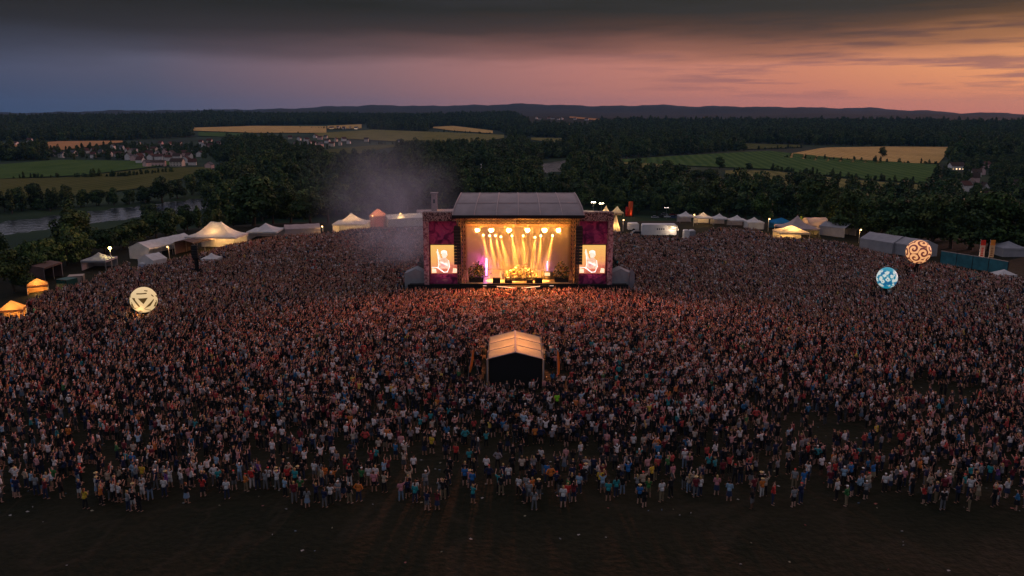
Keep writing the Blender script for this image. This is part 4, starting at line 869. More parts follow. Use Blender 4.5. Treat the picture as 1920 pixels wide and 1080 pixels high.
# video screens
def screen(s, lab):
    t = thing('video_screen', lab, 'screen', (SX+s*13.3, SY+.55, 3.55)); W_, H_ = 4.75, 5.2
    global L, nt
    m = bpy.data.materials.get('screen_image')
    if not m:
        m = bpy.data.materials.new('screen_image'); m.use_nodes = True; nt = m.node_tree; L = nt.links.new; b = nt.nodes['Principled BSDF']; b.inputs['Base Color'].default_value = (.02,.02,.02,1)
        tc = nd(nt, 'ShaderNodeTexCoord'); sx = nd(nt, 'ShaderNodeSeparateXYZ'); L(tc.outputs['Object'], sx.inputs[0]); nz = nd(nt, 'ShaderNodeTexNoise'); nz.inputs['Scale'].default_value = 1.1; nz.inputs['Detail'].default_value = 5; L(tc.outputs['Object'], nz.inputs[0])
        h = M('ADD', M('MULTIPLY', sx.outputs[2], 1/5.2), M('MULTIPLY', M('SUBTRACT', nz.outputs['Fac'], .5), .7)); h = M('ADD', h, M('MULTIPLY', sx.outputs[0], -.05))
        L(ramp(h, [(.02,(.50,.10,.06)),(.16,(.80,.22,.12)),(.28,(.82,.30,.13)),(.5,(.92,.40,.11)),(.9,(.92,.50,.13))]), b.inputs['Emission Color']); b.inputs['Emission Strength'].default_value = 1.0
    MB().box((0,0,H_/2), (W_,.12,H_)).build('display', m, t)
    fr = MB()
    for q in (-1, 1): fr.box((q*(W_/2+.06),0,H_/2), (.11,.2,H_+.2)); fr.box((0,0,H_/2+q*(H_/2+.06)), (W_,.2,.11))
    fr.build('frame', BLK, t)
    # picture content: a pale guitarist with white outline, shown flat on the display
    mb = MB()
    def pl(pts, mi, y): mb.add([(x, y, z) for x, z in pts], [tuple(range(len(pts)))], mi)
    def ln(pts, wd, mi, y):
        for (x0, z0), (x1, z1) in zip(pts[:-1], pts[1:]):
            d = Vector((x1-x0, z1-z0)).normalized()*wd; nx, nz_ = -d.y, d.x; pl([(x0+nx-d.x*.5, z0+nz_-d.y*.5),(x1+nx+d.x*.5, z1+nz_+d.y*.5),(x1-nx+d.x*.5, z1-nz_+d.y*.5),(x0-nx-d.x*.5, z0-nz_-d.y*.5)], mi, y)
    circ = lambda cx_, cz_, r_, n=12, k=1: [(cx_+r_*math.cos(6.283*i/n), cz_+k*r_*math.sin(6.283*i/n)) for i in range(n)]
    pl([(-.75,.95),(.75,.9),(.95,1.9),(.6,2.7),(.2,2.9),(-.4,2.9),(-.8,2.5),(-1.0,1.7)], 0, -.066); pl(circ(.05,3.35,.46,12,1.2), 1, -.069); pl([(-.55,3.5),(-.5,4.1),(.0,4.3),(.5,4.1),(.62,3.2),(.35,3.75),(-.2,3.85)], 2, -.072)
    pl(circ(-.25,1.55,.42,10,.8), 3, -.072); pl(circ(.35,1.75,.3,8), 1, -.075); pl([(-.9,2.5),(-.55,2.6),(-.95,3.9),(-1.2,4.3),(-1.35,3.9)], 1, -.07)
    ln([(-1.15,4.4),(-1.05,2.9),(-.95,1.7),(-1.1,1.1),(-.1,.25),(.55,.3),(.95,1.3),(.8,2.4)], .07, 2, -.08); ln([(-2.2,1.15),(-1.3,1.1),(-.2,.3)], .06, 2, -.083); ln([(-.6,2.1),(.6,1.5)], .12, 2, -.086)
    pl([(1.5,.15),(2.25,.15),(2.25,.9),(1.6,1.0)], 4, -.067); pl([(-2.2,.15),(-1.4,.15),(-1.5,.8),(-2.2,1.0)], 4, -.067)
    mb.build('picture', [glow('screen_cream', (.80,.46,.22), .85), glow('screen_pale', (1,.78,.56), .95), glow('screen_white', (1,.93,.82), 1.1), glow('screen_rose', (.55,.20,.14), 1), glow('screen_yellow', (1,.8,.42), .9)], t); return t
screen(-1, 'video screen on the left wing showing a guitarist, beside the left black speaker hang'); screen(1, 'video screen on the right wing showing a guitarist, beside the right black speaker hang')
# flown speaker arrays
for s, nm in ((-1,'left'),(1,'right')):
    t = thing('speaker_array', f'tall black flown speaker array hanging at the {nm} edge of the stage opening', 'speakers', (SX+s*10.75, SY-1.0, 5.1)); z = 6.9
    MB().box((0,.1,7.15), (1.1,1.0,.22)).build('bumper', BLK, t)
    for k in range(12):
        q = MB().prism([(-.45,0),(.4,.06),(.4,.46),(-.45,.52)], -.62, .62, 0).build('cabinet', BLK, t); q.location = (0, -.012*(11-k)**1.6*0+.0, 6.5-k*.56); q.rotation_euler = (-.012*k*1.6, 0, 0)
# lamps on the truss
AMB = (1,.34,.045)
LENS = glow('hot_lens', (1,.66,.24), 55); LENS2 = glow('warm_lens', (1,.62,.24), 16)
def stage_light(px, py, Y, lens, r_, lab, aim=None, grp='bright audience lamps on the front truss'):
    p = atY(px, py, Y); t = thing('stage_light', lab, 'stage light', p, 0, grp)
    MB().tube((0,0,0), (0,.5,.1), r_, r_*.7, 14).build('can', BLK, t); MB().tube((0,-.03,0), (0,-.003,0), r_*.92, r_*.92, 14).build('lens', lens, t)
    mb = MB()
    for q in (-1, 1): mb.box((q*(r_+.05),.2,.3), (.05,.08,.7))
    mb.box((0,.2,.66), (r_*2+.2,.08,.06)); mb.tube((0,.2,.66), (0,.2,.95), .04, .04, 6); mb.build('yoke', BLK, t); return p, t
for i, px in enumerate((895,921,954,989,1021,1047)):
    p, t = stage_light(px, 431, SY+3.6, LENS, (.36,.42,.42,.42,.46,.38)[i], f'blazing amber stage lamp, {ORD[i]} from the left in the top row of six')
    lamp('lamp_halo', 'POINT', (0,-.5,0), 1300, AMB, t, .2)
for i, (px, py, tx) in enumerate(((906,441,-4.6),(918,442,-3.4),(929,442,-2.0),(939,444,-.9),(960,442,.2),(981,442,1.6),(1003,445,2.4),(1014,442,3.6),(1036,442,4.4))):
    p, t = stage_light(px, py, SY+6.4, LENS2, .20, f'small amber beam lamp, {ORD[i]} from the left in the lower row of nine', None, 'beam lamps of the lower row')
    lamp('lamp_beam', 'SPOT', (0,-.15,-.15), 115000, (1,.36,.06), t, .08, Vector((SX+tx-p.x, -4.4, -8.6)), 18, .9)
# fog filling the stage house
def volume(name, col, dens, aniso=.2, noise=None):
    global L, nt
    m = bpy.data.materials.new(name); m.use_nodes = True; nt = m.node_tree; L = nt.links.new; nt.nodes.remove(nt.nodes['Principled BSDF']); v = nd(nt, 'ShaderNodeVolumePrincipled'); v.inputs['Color'].default_value = (*col, 1); v.inputs['Density'].default_value = dens; v.inputs['Anisotropy'].default_value = aniso
    L(v.outputs[0], nt.nodes['Material Output'].inputs['Volume'])
    if noise:
        tc = nd(nt, 'ShaderNodeTexCoord'); nz = nd(nt, 'ShaderNodeTexNoise'); nz.inputs['Scale'].default_value = noise; nz.inputs['Detail'].default_value = 4; nz.inputs['Roughness'].default_value = .6; nz.inputs['Distortion'].default_value = .4
        L(tc.outputs['Object'], nz.inputs[0]); ln = nd(nt, 'ShaderNodeVectorMath', operation='LENGTH'); L(tc.outputs['Object'], ln.inputs[0])
        e = M('MAXIMUM', M('SUBTRACT', 1.0, ln.outputs['Value']), 0.0); d = M('MULTIPLY', M('POWER', e, 1.6), M('MAXIMUM', M('MULTIPLY', M('SUBTRACT', nz.outputs['Fac'], .36), 4.0), 0.0)); L(M('MULTIPLY', d, dens), v.inputs['Density'])
    return m
tag(MB().box((SX,SY+7.0,7.8), (19.2,11.2,11.6)).build('stage_fog', volume('stage_fog', (.95,.88,.74), .046, .3)), kind='stuff')
lamp('added_stage_glow', 'POINT', (SX+.3,SY+8.5,6.2), 1500, (1,.42,.10), None, 1.2)  # added amber fill light that makes the fog glow, no fixture built
# drifting smoke on the windward side
def smoke(c, r_, dens, sc):
    o = MB().ell((0,0,0), (1,1,1), 24, 16).build('smoke', volume('smoke', (.72,.78,1.0), dens, .1, sc)); o.location = c; o.scale = r_; o.rotation_euler = (0,-.5,0); return tag(o, kind='stuff')
smoke((-26,178,10), (19,16,15), .07, 2.0); smoke((-34,190,16), (20,17,16), .03, 1.9); smoke((-22,164,4), (15,17,9), .08, 2.4)
lamp('audience_wash', 'SPOT', (SX,SY-1.5,13.2), 80000, (1,.25,.11), None, 1.5, (SX,SY-34,0), 150, .7)
lamp('front_wash', 'SPOT', (SX,SY-1.5,12.2), 70000, (1,.36,.07), None, 1.0, (SX,SY-11,0), 95, .9)
for s in (-1, 1): lamp('wing_wash', 'SPOT', (SX+s*13.4,SY-3.2,1.2), 420, (1,.45,.60), None, .4, (SX+s*13.4,SY+1,9), 95, .6)
# plants and flowers, monitors, amplifiers, drums
FL = {}
def plant(name, lab, cat, x, y, w_, d_, h_, n_, cols, seed):
    t = thing(name, lab, cat, (SX+x, SY+y, 1.8)); r = random.Random(seed); mb = MB()
    for i in range(n_):
        a = r.uniform(0,6.283); q = r.random()**.5; z = h_*(.18+.82*r.random()*(1-.55*q)); p = Vector((w_/2*q*math.cos(a), d_/2*q*math.sin(a), z)); nn = Vector((r.gauss(0,.6), -.6+r.gauss(0,.5), r.gauss(.3,.5))).normalized(); u = nn.orthogonal().normalized(); v = nn.cross(u); s_ = r.uniform(.12,.30)
        mb.add([p-u*s_, p-v*s_*.6, p+u*s_, p+v*s_*.6], [(0,1,2,3)], r.choices(range(len(cols)), (5,2,2,1)[:len(cols)])[0])
    mb.build('foliage', [mat(*c) for c in cols], t); MB().prism([(-w_*.42,0),(w_*.42,0),(w_*.46,h_*.2),(-w_*.46,h_*.2)], -d_*.4, d_*.4, 1).build('planter', BLK, t)
GREEN, YEL, CRM, RST = ('stage_leaf',(.05,.07,.02),.7), ('stage_yellow',(.5,.34,.06),.7), ('stage_cream',(.55,.46,.34),.7), ('stage_rust',(.25,.08,.03),.7)
plant('potted_shrub', 'tall dark leafy shrub with pale blooms at the left end of the stage', 'plant', -7.6, 2.0, 3.0, 2.0, 4.3, 420, (GREEN,YEL,CRM,RST), 1)
plant('potted_shrub', 'tall dark leafy shrub with pale blooms at the right end of the stage', 'plant', 7.9, 2.0, 2.9, 2.0, 4.3, 420, (GREEN,YEL,CRM,RST), 2)
plant('flower_bank', 'wide bank of pale yellow flowers in the middle of the stage', 'flowers', .55, 3.4, 6.4, 2.2, 2.7, 700, (CRM,GREEN,YEL,RST), 3)
for i, (x, w_, lab) in enumerate(((-3.9,1.35,'larger black wedge monitor near the guitarist at the deck edge'),(-1.75,1.3,'low black wedge monitor just left of the flower bank'),(2.1,1.15,'low black wedge monitor just right of the flower bank'),(3.75,1.35,'larger black wedge monitor at the right of the deck edge'))):
    t = thing('floor_monitor', lab, 'monitor', (SX+x, SY+.75, 1.8), 0, 'wedge monitors along the stage edge'); hh = 1.0 if w_ > 1.32 else .62
    MB().prism([(-.42,0),(.42,0),(.42,hh*.5),(-.1,hh),(-.42,hh*.9)], -w_/2, w_/2, 0).build('cabinet', BLK, t); MB().add([(-w_*.42,.435,.06),(w_*.42,.435,.06),(w_*.42,.435,hh*.42),(-w_*.42,.435,hh*.42)], [(0,1,2,3)]).build('grille', DARKM, t)
t = thing('guitar_amplifier', 'wide dark amplifier with a pale lit panel beside the right shrub', 'amplifier', (SX+5.6, SY+4.2, 1.8)); MB().box((0,0,.75), (2.6,.8,1.5)).build('cabinet', BLK, t); MB().box((-.2,-.42,.95), (1.0,.05,.55)).build('panel', glow('amp_panel', (1,.75,.4), .9), t)
t = thing('drum_kit', 'drum kit on a low riser behind the bank of flowers', 'drums', (SX+.6, SY+7.4, 1.8)); MB().box((0,0,.3), (4.2,3,.6)).build('riser', DARKM, t); CREAM = mat('drum_shell', (.5,.4,.3), .4)
MB().tube((0,-.45,1.0), (0,0,1.0), .42, .42, 20).build('bass_drum', CREAM, t)
for x, y, z, r_ in ((-.32,-.2,1.55,.2),(.32,-.2,1.55,.22),(.85,.25,1.05,.28),(-.75,.35,1.2,.2)): MB().tube((x,y,z), (x,y,z+.28), r_, r_, 16).build('drum', CREAM, t)
for x, y, z in ((-.95,-.1,1.75),(.95,-.2,1.9),(-.6,-.5,2.0)): 
    c = MB().tube((x,y,z), (x,y,z+.03), .34, .05, 18).build('cymbal', mat('brass', (.5,.34,.1), .3, metal=.8), t); MB().tube((x,y,.6), (x,y,z), .025, .02, 6).build('stand', ALU, c)
# light columns in purple
PUR = (.62,.22,1)
for px, lab in ((912,'purple glowing light column left of the guitarist'),(1026,'purple glowing light column behind the amplifier')):
    p = atY(px, 512, SY+6.5); t = thing('light_column', lab, 'light', (p.x, SY+6.5, 1.8), 0, 'purple light columns on the stage'); MB().box((0,0,.08), (.6,.5,.16)).build('base', BLK, t); hh = 3.4 if px < 1000 else 2.9
    MB().tube((0,0,.16), (0,0,hh), .17 if px < 1000 else .10, .12 if px < 1000 else .06, 12).build('tube_lamp', glow('violet_tube' if px < 1000 else 'violet_tube_dim', (.62,.26,1), 2.6 if px < 1000 else 1.6), t); lamp('purple_light', 'POINT', (0,-.5,2.2), 300 if px < 1000 else 140, (.75,.18,1), t, .3)
lamp('magenta_light', 'POINT', (SX-6.9, SY+7.5, 4.6), 420, (1,.08,.55), None, .3)
# side tents, barrier
for s, nm in ((-1,'left'),(1,'right')): gable('side_tent', 'tent', f'small grey gable tent standing against the {nm} wing of the stage', (SX+s*18.6, SY+2.6, 0), 3.0, 4.0, 3.4, .9, PVCG, math.pi/2, walls='bfe')
p = at(1184, 548); t = thing('cable_tower', 'slim grey cloth-covered tower at the right end of the stage barrier', 'tower', p); MB().prism([(-.5,0),(.5,0),(.42,3.6),(.0,4.3),(-.42,3.7)], -.4, .4, 1).build('cover', fabric('grey_cover', (.28,.25,.28), .1), t); MB().box((0,0,.12), (1.4,1.2,.24)).build('base', BLK, t)
p = at(768, 545); t = thing('cable_tower', 'low teal cloth-covered stack at the left end of the stage barrier', 'tower', p); MB().prism([(-.7,0),(.7,0),(.55,2.6),(-.5,2.8)], -.5, .5, 1).build('cover', TEAL, t); MB().box((0,0,.12), (1.7,1.3,.24)).build('base', BLK, t)
bt = thing('crowd_barrier', 'long dark crowd barrier along the front of the stage', 'barrier', (SX, SY-3.2, 0))
for i in range(20):
    x = -19.9+2.1*i; q = MB(); q.box((x,0,1.12), (2.02,.07,.07)); q.box((x,0,.1), (2.02,.07,.07)); q.box((x,0,.6), (1.98,.03,.9)); q.box((x-.99,0,.6), (.05,.06,1.0)); q.box((x+.99,0,.6), (.05,.06,1.0)); q.box((x,.5,.05), (2.0,1.0,.05)); q.build('panel', BLK, bt)
# mixing tent
FX, FY = .4, 90.2
ft = thing('mixing_tent', 'orange-lit gabled mixing tent standing in the middle of the crowd', 'tent', (FX, FY, 0)); CANV = fabric('cream_canvas', (.62,.47,.33), .35); hw, dp, e_, rg = 3.2, 9.4, 3.6, 4.42
vs = []; nx, ny = 8, 18
for j in range(ny+1):
    for i in range(-nx, nx+1):
        v_ = j/ny; u_ = i/nx; bay = (v_*3) % 1; sag = -.22*math.sin(math.pi*min(1, bay))*(1-abs(abs(u_)*2-1)**2*.6)*(1 if 0 < v_ < 1 else 0); z = rg-(rg-e_)*abs(u_); vs.append((u_*(hw+.08), v_*dp, z+sag*(abs(u_) > .02)))
W_ = 2*nx+1; MB().add(vs, [(j*W_+i, j*W_+i+1, (j+1)*W_+i+1, (j+1)*W_+i) for j in range(ny) for i in range(2*nx)]).build('roof', CANV, ft, True)
rb = MB(); rb.tube((0,-.02,rg+.03), (0,dp,rg+.03), .1, .1, 8)
for v_ in (0,1/3,2/3,1):
    for s in (-1, 1): rb.tube((0,dp*v_,rg+.01), (s*(hw+.1),dp*v_,e_+.01), .055, .055, 6)
rb.build('roof_frame', SEAM, ft)
for s in (-1, 1):
    MB().box((s*hw,dp/2,e_/2), (.04,dp-.1,e_)).build('side_wall', BLKF, ft)
    for y in (-.06, dp/3, dp*2/3, dp): MB().tube((s*(hw+.1),y,-.2), (s*(hw+.1),y,e_), .09, .09, 8).build('pole', ALU, ft)
MB().prism([(-hw+.05,.1),(hw-.05,.1),(hw-.05,e_-.02),(0,rg-.03),(-hw+.05,e_-.02)], .1, .16, 1).build('dark_inside_sheet', BLKF, ft)  # black sheet standing in for the dark inside of the tent
MB().box((0,dp/2,.35), (hw*2-.3,dp-.6,.7)).build('platform', DARKM, ft)
lamp('tent_lamp', 'POINT', (0, dp*.35, 2.0), 900, (1,.42,.13), ft, .5)  # added lamp under the roof, makes the canvas glow from inside
lamp('tent_lamp', 'POINT', (0, dp*.75, 2.0), 900, (1,.42,.13), ft, .5)  # second added lamp for the same roof glow
# ================================================================ people
def cloth_mat(name, fac=None, rough=.85):
    """colour comes from the object: every garment, head of hair and body carries its own"""
    m = bpy.data.materials.new(name); m.use_nodes = True; n_ = m.node_tree; b = n_.nodes['Principled BSDF']; b.inputs['Roughness'].default_value = rough; b.inputs['Specular IOR Level'].default_value = .2
    oi = n_.nodes.new('ShaderNodeObjectInfo'); tc = n_.nodes.new('ShaderNodeTexCoord'); nz = n_.nodes.new('ShaderNodeTexNoise'); nz.inputs['Scale'].default_value = 9; n_.links.new(tc.outputs['Object'], nz.inputs[0])
    mr = n_.nodes.new('ShaderNodeMapRange'); mr.inputs[1].default_value = .3; mr.inputs[2].default_value = .7; mr.inputs[3].default_value = .8; mr.inputs[4].default_value = 1.1; n_.links.new(nz.outputs['Fac'], mr.inputs[0])
    mx = n_.nodes.new('ShaderNodeMix'); mx.data_type = 'RGBA'; mx.blend_type = 'MULTIPLY'; mx.inputs[0].default_value = 1
    n_.links.new(oi.outputs['Color'], mx.inputs[6]); n_.links.new(mr.outputs[0], mx.inputs[7]); n_.links.new(mx.outputs[2], b.inputs['Base Color']); return m
def crowd_mat(name, k, els):
    m = bpy.data.materials.new(name); m.use_nodes = True; n_ = m.node_tree; b = n_.nodes['Principled BSDF']; b.inputs['Roughness'].default_value = .85; b.inputs['Specular IOR Level'].default_value = .2
    oi = n_.nodes.new('ShaderNodeObjectInfo'); a = n_.nodes.new('ShaderNodeMath'); a.operation = 'MULTIPLY'; a.inputs[1].default_value = k; f = n_.nodes.new('ShaderNodeMath'); f.operation = 'FRACT'
    n_.links.new(oi.outputs['Random'], a.inputs[0]); n_.links.new(a.outputs[0], f.inputs[0]); r_ = n_.nodes.new('ShaderNodeValToRGB'); r_.color_ramp.interpolation = 'CONSTANT'; e = r_.color_ramp.elements
    while len(e) < len(els): e.new(.5)
    for i, (p, c) in enumerate(els): e[i].position = p; e[i].color = (*c, 1)
    n_.links.new(f.outputs[0], r_.inputs[0]); n_.links.new(r_.outputs[0], b.inputs['Base Color']); return m
SKIN = [('pale',(.50,.29,.22)),('tan',(.36,.19,.125)),('light',(.44,.25,.18)),('dark',(.11,.055,.035))]
SHIRT = {'white':(.66,.63,.62),'grey':(.26,.26,.27),'black':(.014,.014,.016),'navy':(.018,.025,.07),'blue':(.03,.16,.42),'light blue':(.28,.42,.55),'teal':(.03,.30,.32),'red':(.52,.04,.035),'orange':(.68,.20,.04),'yellow':(.70,.46,.05),'pink':(.62,.24,.27),'green':(.04,.17,.05),'neon green':(.30,.75,.04),'burgundy':(.16,.02,.03),'beige':(.46,.36,.26),'purple':(.17,.07,.25)}
LOW = {'black':(.014,.014,.016),'dark blue':(.02,.03,.065),'grey':(.13,.13,.135),'khaki':(.20,.15,.09),'light blue':(.16,.22,.30),'white':(.52,.50,.48)}
HAIR = {'dark':(.012,.009,.007),'brown':(.06,.03,.016),'blond':(.36,.23,.09),'grey':(.28,.27,.26),'reddish':(.16,.05,.018)}
HATS = {'white cap':(.66,.64,.62),'black cap':(.016,.016,.018),'red cap':(.5,.04,.03),'straw hat':(.50,.36,.16)}

ARM = {  # elbow and hand of the right (+x) arm, shoulder at (.19, 0, 1.42); mirrored for the left
 'down': ((.25,-.03,1.14),(.26,.06,.89)), 'up': ((.31,.06,1.60),(.24,.12,1.86)), 'phone': ((.23,.16,1.24),(.13,.36,1.50)),
 'hips': ((.38,-.06,1.16),(.20,.03,1.00)), 'clap': ((.27,.08,1.18),(.05,.32,1.28)), 'wave': ((.35,.05,1.55),(.42,.10,1.83)), 'front': ((.26,.02,1.15),(.10,.24,1.08)), 'guitar': ((.27,.0,1.15),(.06,.22,1.02)), 'neck': ((.32,.06,1.18),(.42,.30,1.22))}
POSES = [('arms down','down','down',.09),('both arms up','up','up',.12),('one arm up','up','down',.10),('filming by phone','phone','phone',.08),
         ('hands on hips','hips','hips',.11),('clapping','clap','clap',.10),('waving sideways','wave','front',.10),('arms folded','front','front',.09)]
TMPC = bpy.data.collections.new('temporary'); COL.children.link(TMPC)
def remesh(mb, vox, name, smooth=3):
    me = mb.mesh(name, []); o = bpy.data.objects.new('t', me); TMPC.objects.link(o)
    m = o.modifiers.new('r', 'REMESH'); m.mode = 'VOXEL'; m.voxel_size = vox; m.use_smooth_shade = True
    if smooth: s_ = o.modifiers.new('s', 'SMOOTH'); s_.iterations = smooth; s_.factor = .5
    dg = bpy.context.evaluated_depsgraph_get(); dg.update(); out = bpy.data.meshes.new_from_object(o.evaluated_get(dg)); out.name = name
    bpy.data.objects.remove(o); bpy.data.meshes.remove(me); out.materials.clear(); return out
def limbs(mb, pts, rs, n=10):
    for (a, b_), (r0, r1) in zip(zip(pts[:-1], pts[1:]), zip(rs[:-1], rs[1:])): mb.cap(a, b_, r0, r1, n)
def hand(mb, el_, w_, s, holding=False):
    """palm, four bent fingers of different length and a thumb leaving the side of the palm"""
    d = (Vector(w_)-Vector(el_)).normalized(); sd = Vector((s*.3, 1, 0)).cross(d)
    if sd.length < .1: sd = Vector((1,0,0))
    sd.normalize(); nn = d.cross(sd)
    pc = Vector(w_)+d*.045; 
    mb.cap(Vector(w_), pc, .026, .03, 8); mb.cap(pc-sd*.022, pc+sd*.022, .022, .022, 8)
    for i, ln in enumerate((.068,.080,.074,.058)):
        b_ = pc+d*.02+sd*(-.033+.022*i); k = b_+d*ln*.55+nn*.006; e = k+d*ln*.4+nn*(.05 if holding else .022); mb.cap(b_, k, .0105, .0095, 6); mb.cap(k, e, .0095, .008, 6)
    b_ = pc-sd*.034-d*.02; k = b_-sd*.022+d*.03; mb.cap(b_, k, .013, .0115, 6); mb.cap(k, k+d*.03+nn*.014, .0115, .0095, 6)
def skeleton(rA, lA, st, lean=0):
    J = {}
    for s, nm in ((1,rA),(-1,lA)):
        e, h = ARM[nm]; J[s] = [Vector((s*.19, 0, 1.42)), Vector((s*e[0], e[1], e[2])), Vector((s*h[0], h[1], h[2]))]
    L_ = {s: [Vector((s*.095, 0, .92)), Vector((s*(.095+st*.35), .03*s, .49)), Vector((s*(.095+st*.6), -.02+.05*s, .085))] for s in (1,-1)}
    return J, L_
def body_mb(J, L_, fem, holding=False):
    mb = MB(); k = .9 if fem else 1
    mb.ell((0,.01,1.27), (.165*k,.11,.20)); mb.ell((0,.0,1.07), (.14*k,.10,.18)); mb.ell((0,-.005,.95), (.165,.115,.13)); mb.cap((-.13*k,0,1.425), (.13*k,0,1.425), .058, .058)
    mb.cap((0,0,1.44), (0,.012,1.56), .056, .05); mb.ell((0,.012,1.635), (.074,.094,.112), 16, 12); mb.ell((0,.035,1.585), (.058,.068,.06), 14, 10)
    mb.ell((0,.108,1.625), (.013,.018,.026), 8, 6); mb.ell((0,.098,1.588), (.026,.012,.008), 8, 6)                    # nose, mouth
    for s in (1,-1):
        mb.ell((s*.076,.005,1.63), (.012,.022,.032), 8, 6); mb.ell((s*.029,.092,1.648), (.014,.012,.009), 8, 6)       # ears, brow and lids
        limbs(mb, J[s], (.052*k,.042*k,.028)); hand(mb, J[s][1], J[s][2], s, holding)
        limbs(mb, L_[s], (.088,.058,.040)); a = L_[s][2]; mb.cap(a+Vector((0,-.03,-.035)), a+Vector((s*.02,.15,-.05)), .042, .032)
    return mb
def shirt_mb(J, fem, long=False, hang=.90):
    mb = MB(); k = .92 if fem else 1.03
    mb.ell((0,.01,1.27), (.185*k,.128,.20)); mb.ell((0,0,1.08), (.172*k,.122,.2)); mb.cap((-.125*k,0,1.42), (.125*k,0,1.42), .066, .066)
    mb.tube((0,0,hang), (0,0,1.12), .178, .165, 16)
    for s in (1,-1):
        a, e, h = J[s]; mb.cap(a, a.lerp(e, .62), .074, .066)
        if long: limbs(mb, [a, e, e.lerp(h,.9)], (.07,.055,.042))
    return mb
def low_mb(L_, kind):
    mb = MB(); mb.ell((0,-.005,.94), (.182,.132,.12))
    for s in (1,-1):
        h, k, a = L_[s]
        if kind == 'trousers': limbs(mb, [h, k, a+Vector((0,0,.03))], (.103,.074,.060))
        elif kind == 'shorts': mb.cap(h, h.lerp(k,.86), .104, .092)
    if kind == 'skirt': mb.tube((0,0,.48), (0,0,1.0), .25, .16, 18)
    return mb
def hair_mb(kind):
    mb = MB()
    if kind == 'cap': mb.ell((0,.0,1.695), (.084,.10,.066), 14, 8); mb.ell((0,.105,1.69), (.062,.065,.012), 12, 6)
    elif kind == 'hat': mb.ell((0,.005,1.705), (.084,.10,.07), 14, 8); mb.ell((0,.005,1.69), (.175,.185,.014), 18, 6)
    else:
        mb.ell((0,-.014,1.668), (.083,.098,.092), 14, 10); mb.ell((0,-.05,1.62), (.074,.066,.075), 12, 8)
        if kind == 'long': mb.ell((0,-.075,1.53), (.085,.045,.15), 12, 10); mb.ell((0,-.085,1.42), (.07,.032,.10), 12, 8)
        if kind == 'bun': mb.ell((0,-.06,1.765), (.045,.045,.045), 10, 8)
    return mb
cm_skin, cm_shirt, cm_low, cm_hair = cloth_mat('skin', rough=.6), cloth_mat('shirt_cloth'), cloth_mat('trouser_cloth'), cloth_mat('hair', rough=.7)
shoe_black = BLK
BODY, SHM, LWM, HRM = {}, {}, {}, {}
HIGH = .017
for i, (pn, ra, la, st) in enumerate(POSES):
    fem = i in (3, 5, 7); J, LG = skeleton(ra, la, st)
    BODY[i] = remesh(body_mb(J, LG, fem, pn.startswith('film')), HIGH*.75, 'body'); BODY[i].materials.append(cm_skin)
    SHM[i] = remesh(shirt_mb(J, fem, i in (4, 7)), HIGH*1.2, 'shirt'); SHM[i].materials.append(cm_shirt)
    for kd in ('trousers','shorts','skirt'):
        if kd == 'skirt' and not fem: continue
        LWM[i, kd] = remesh(low_mb(LG, kd), HIGH*1.2, kd); LWM[i, kd].materials.append(cm_low)
for kd in ('short','long','bun','cap','hat'): HRM[kd] = remesh(hair_mb(kd), .014, 'hair'); HRM[kd].materials.append(cm_hair)
PHONE = MB().box((0,.385,1.535), (.15,.012,.075)).mesh('phone', glow('phone_screen', (.6,.7,1), 1.2))
def person(loc, rz, sc, pose, sn, shc, lk, lc, hk, hc, label, group):
    t = BODY[pose]; o = bpy.data.objects.new('person', t); COL.objects.link(o); o.location = loc; o.rotation_euler = (0,0,rz); o.scale = (sc,)*3; o.color = (*sn, 1); tag(o, label, 'person', group)
    for nm, me_, c in (('shirt', SHM[pose], shc), (lk, LWM[pose, lk], lc), ('hat' if hk in ('cap','hat') else 'hair', HRM[hk], hc)):
        q_ = part(nm, me_, o); q_.color = (*c, 1)
    return o

# low-resolution figures for the mass of the crowd, colours picked per figure
CS = crowd_mat('crowd_skin', 7.31, [(0,(.50,.27,.21)),(.35,(.42,.22,.16)),(.7,(.34,.17,.11)),(.92,(.12,.06,.04))])
CT = crowd_mat('crowd_shirts', 1.0, [(0,(.010,.010,.012)),(.44,(.035,.033,.036)),(.52,(.60,.53,.52)),(.605,(.20,.18,.19)),(.69,(.46,.22,.22)),(.725,(.015,.02,.05)),(.81,(.36,.05,.045)),(.85,(.14,.02,.03)),(.90,(.03,.12,.24)),(.925,(.40,.31,.25)),(.95,(.03,.20,.22)),(.965,(.50,.16,.05)),(.975,(.28,.38,.48)),(.99,(.55,.38,.08)),(.995,(.05,.14,.05))])
CL = crowd_mat('crowd_trousers', 13.7, [(0,(.010,.010,.012)),(.5,(.014,.02,.042)),(.78,(.05,.05,.054)),(.90,(.12,.09,.06)),(.96,(.10,.14,.19))])
CH = crowd_mat('crowd_hair', 23.9, [(0,(.012,.009,.007)),(.40,(.05,.026,.014)),(.66,(.22,.13,.055)),(.80,(.34,.22,.09)),(.88,(.6,.58,.56)),(.94,(.02,.02,.022)),(.97,(.4,.05,.04))])
CROWD = []
for i, (pn, ra, la, st) in enumerate(POSES):
    fem = i in (3, 5, 7); J, LG = skeleton(ra, la, st)
    for kd, hk in ((('trousers','short'),('skirt','long')) if fem else (('trousers','short'),('shorts','cap'))):
        big = MB()
        for mi, src, vx in ((0, body_mb(J, LG, fem), .034), (1, shirt_mb(J, fem, i in (4, 7)), .04), (2, low_mb(LG, kd), .042), (3, hair_mb(hk), .032)):
            me_ = remesh(src, vx, 'c', 1); vv = [v.co[:] for v in me_.vertices]; big.add(vv, [tuple(p.vertices) for p in me_.polygons], mi); bpy.data.meshes.remove(me_)
        CROWD.append(bpy.data.objects.new('crowd_figure', big.mesh('crowd_figure', [CS, CT, CL, CH], True)))
COL.children.unlink(TMPC); bpy.data.collections.remove(TMPC)
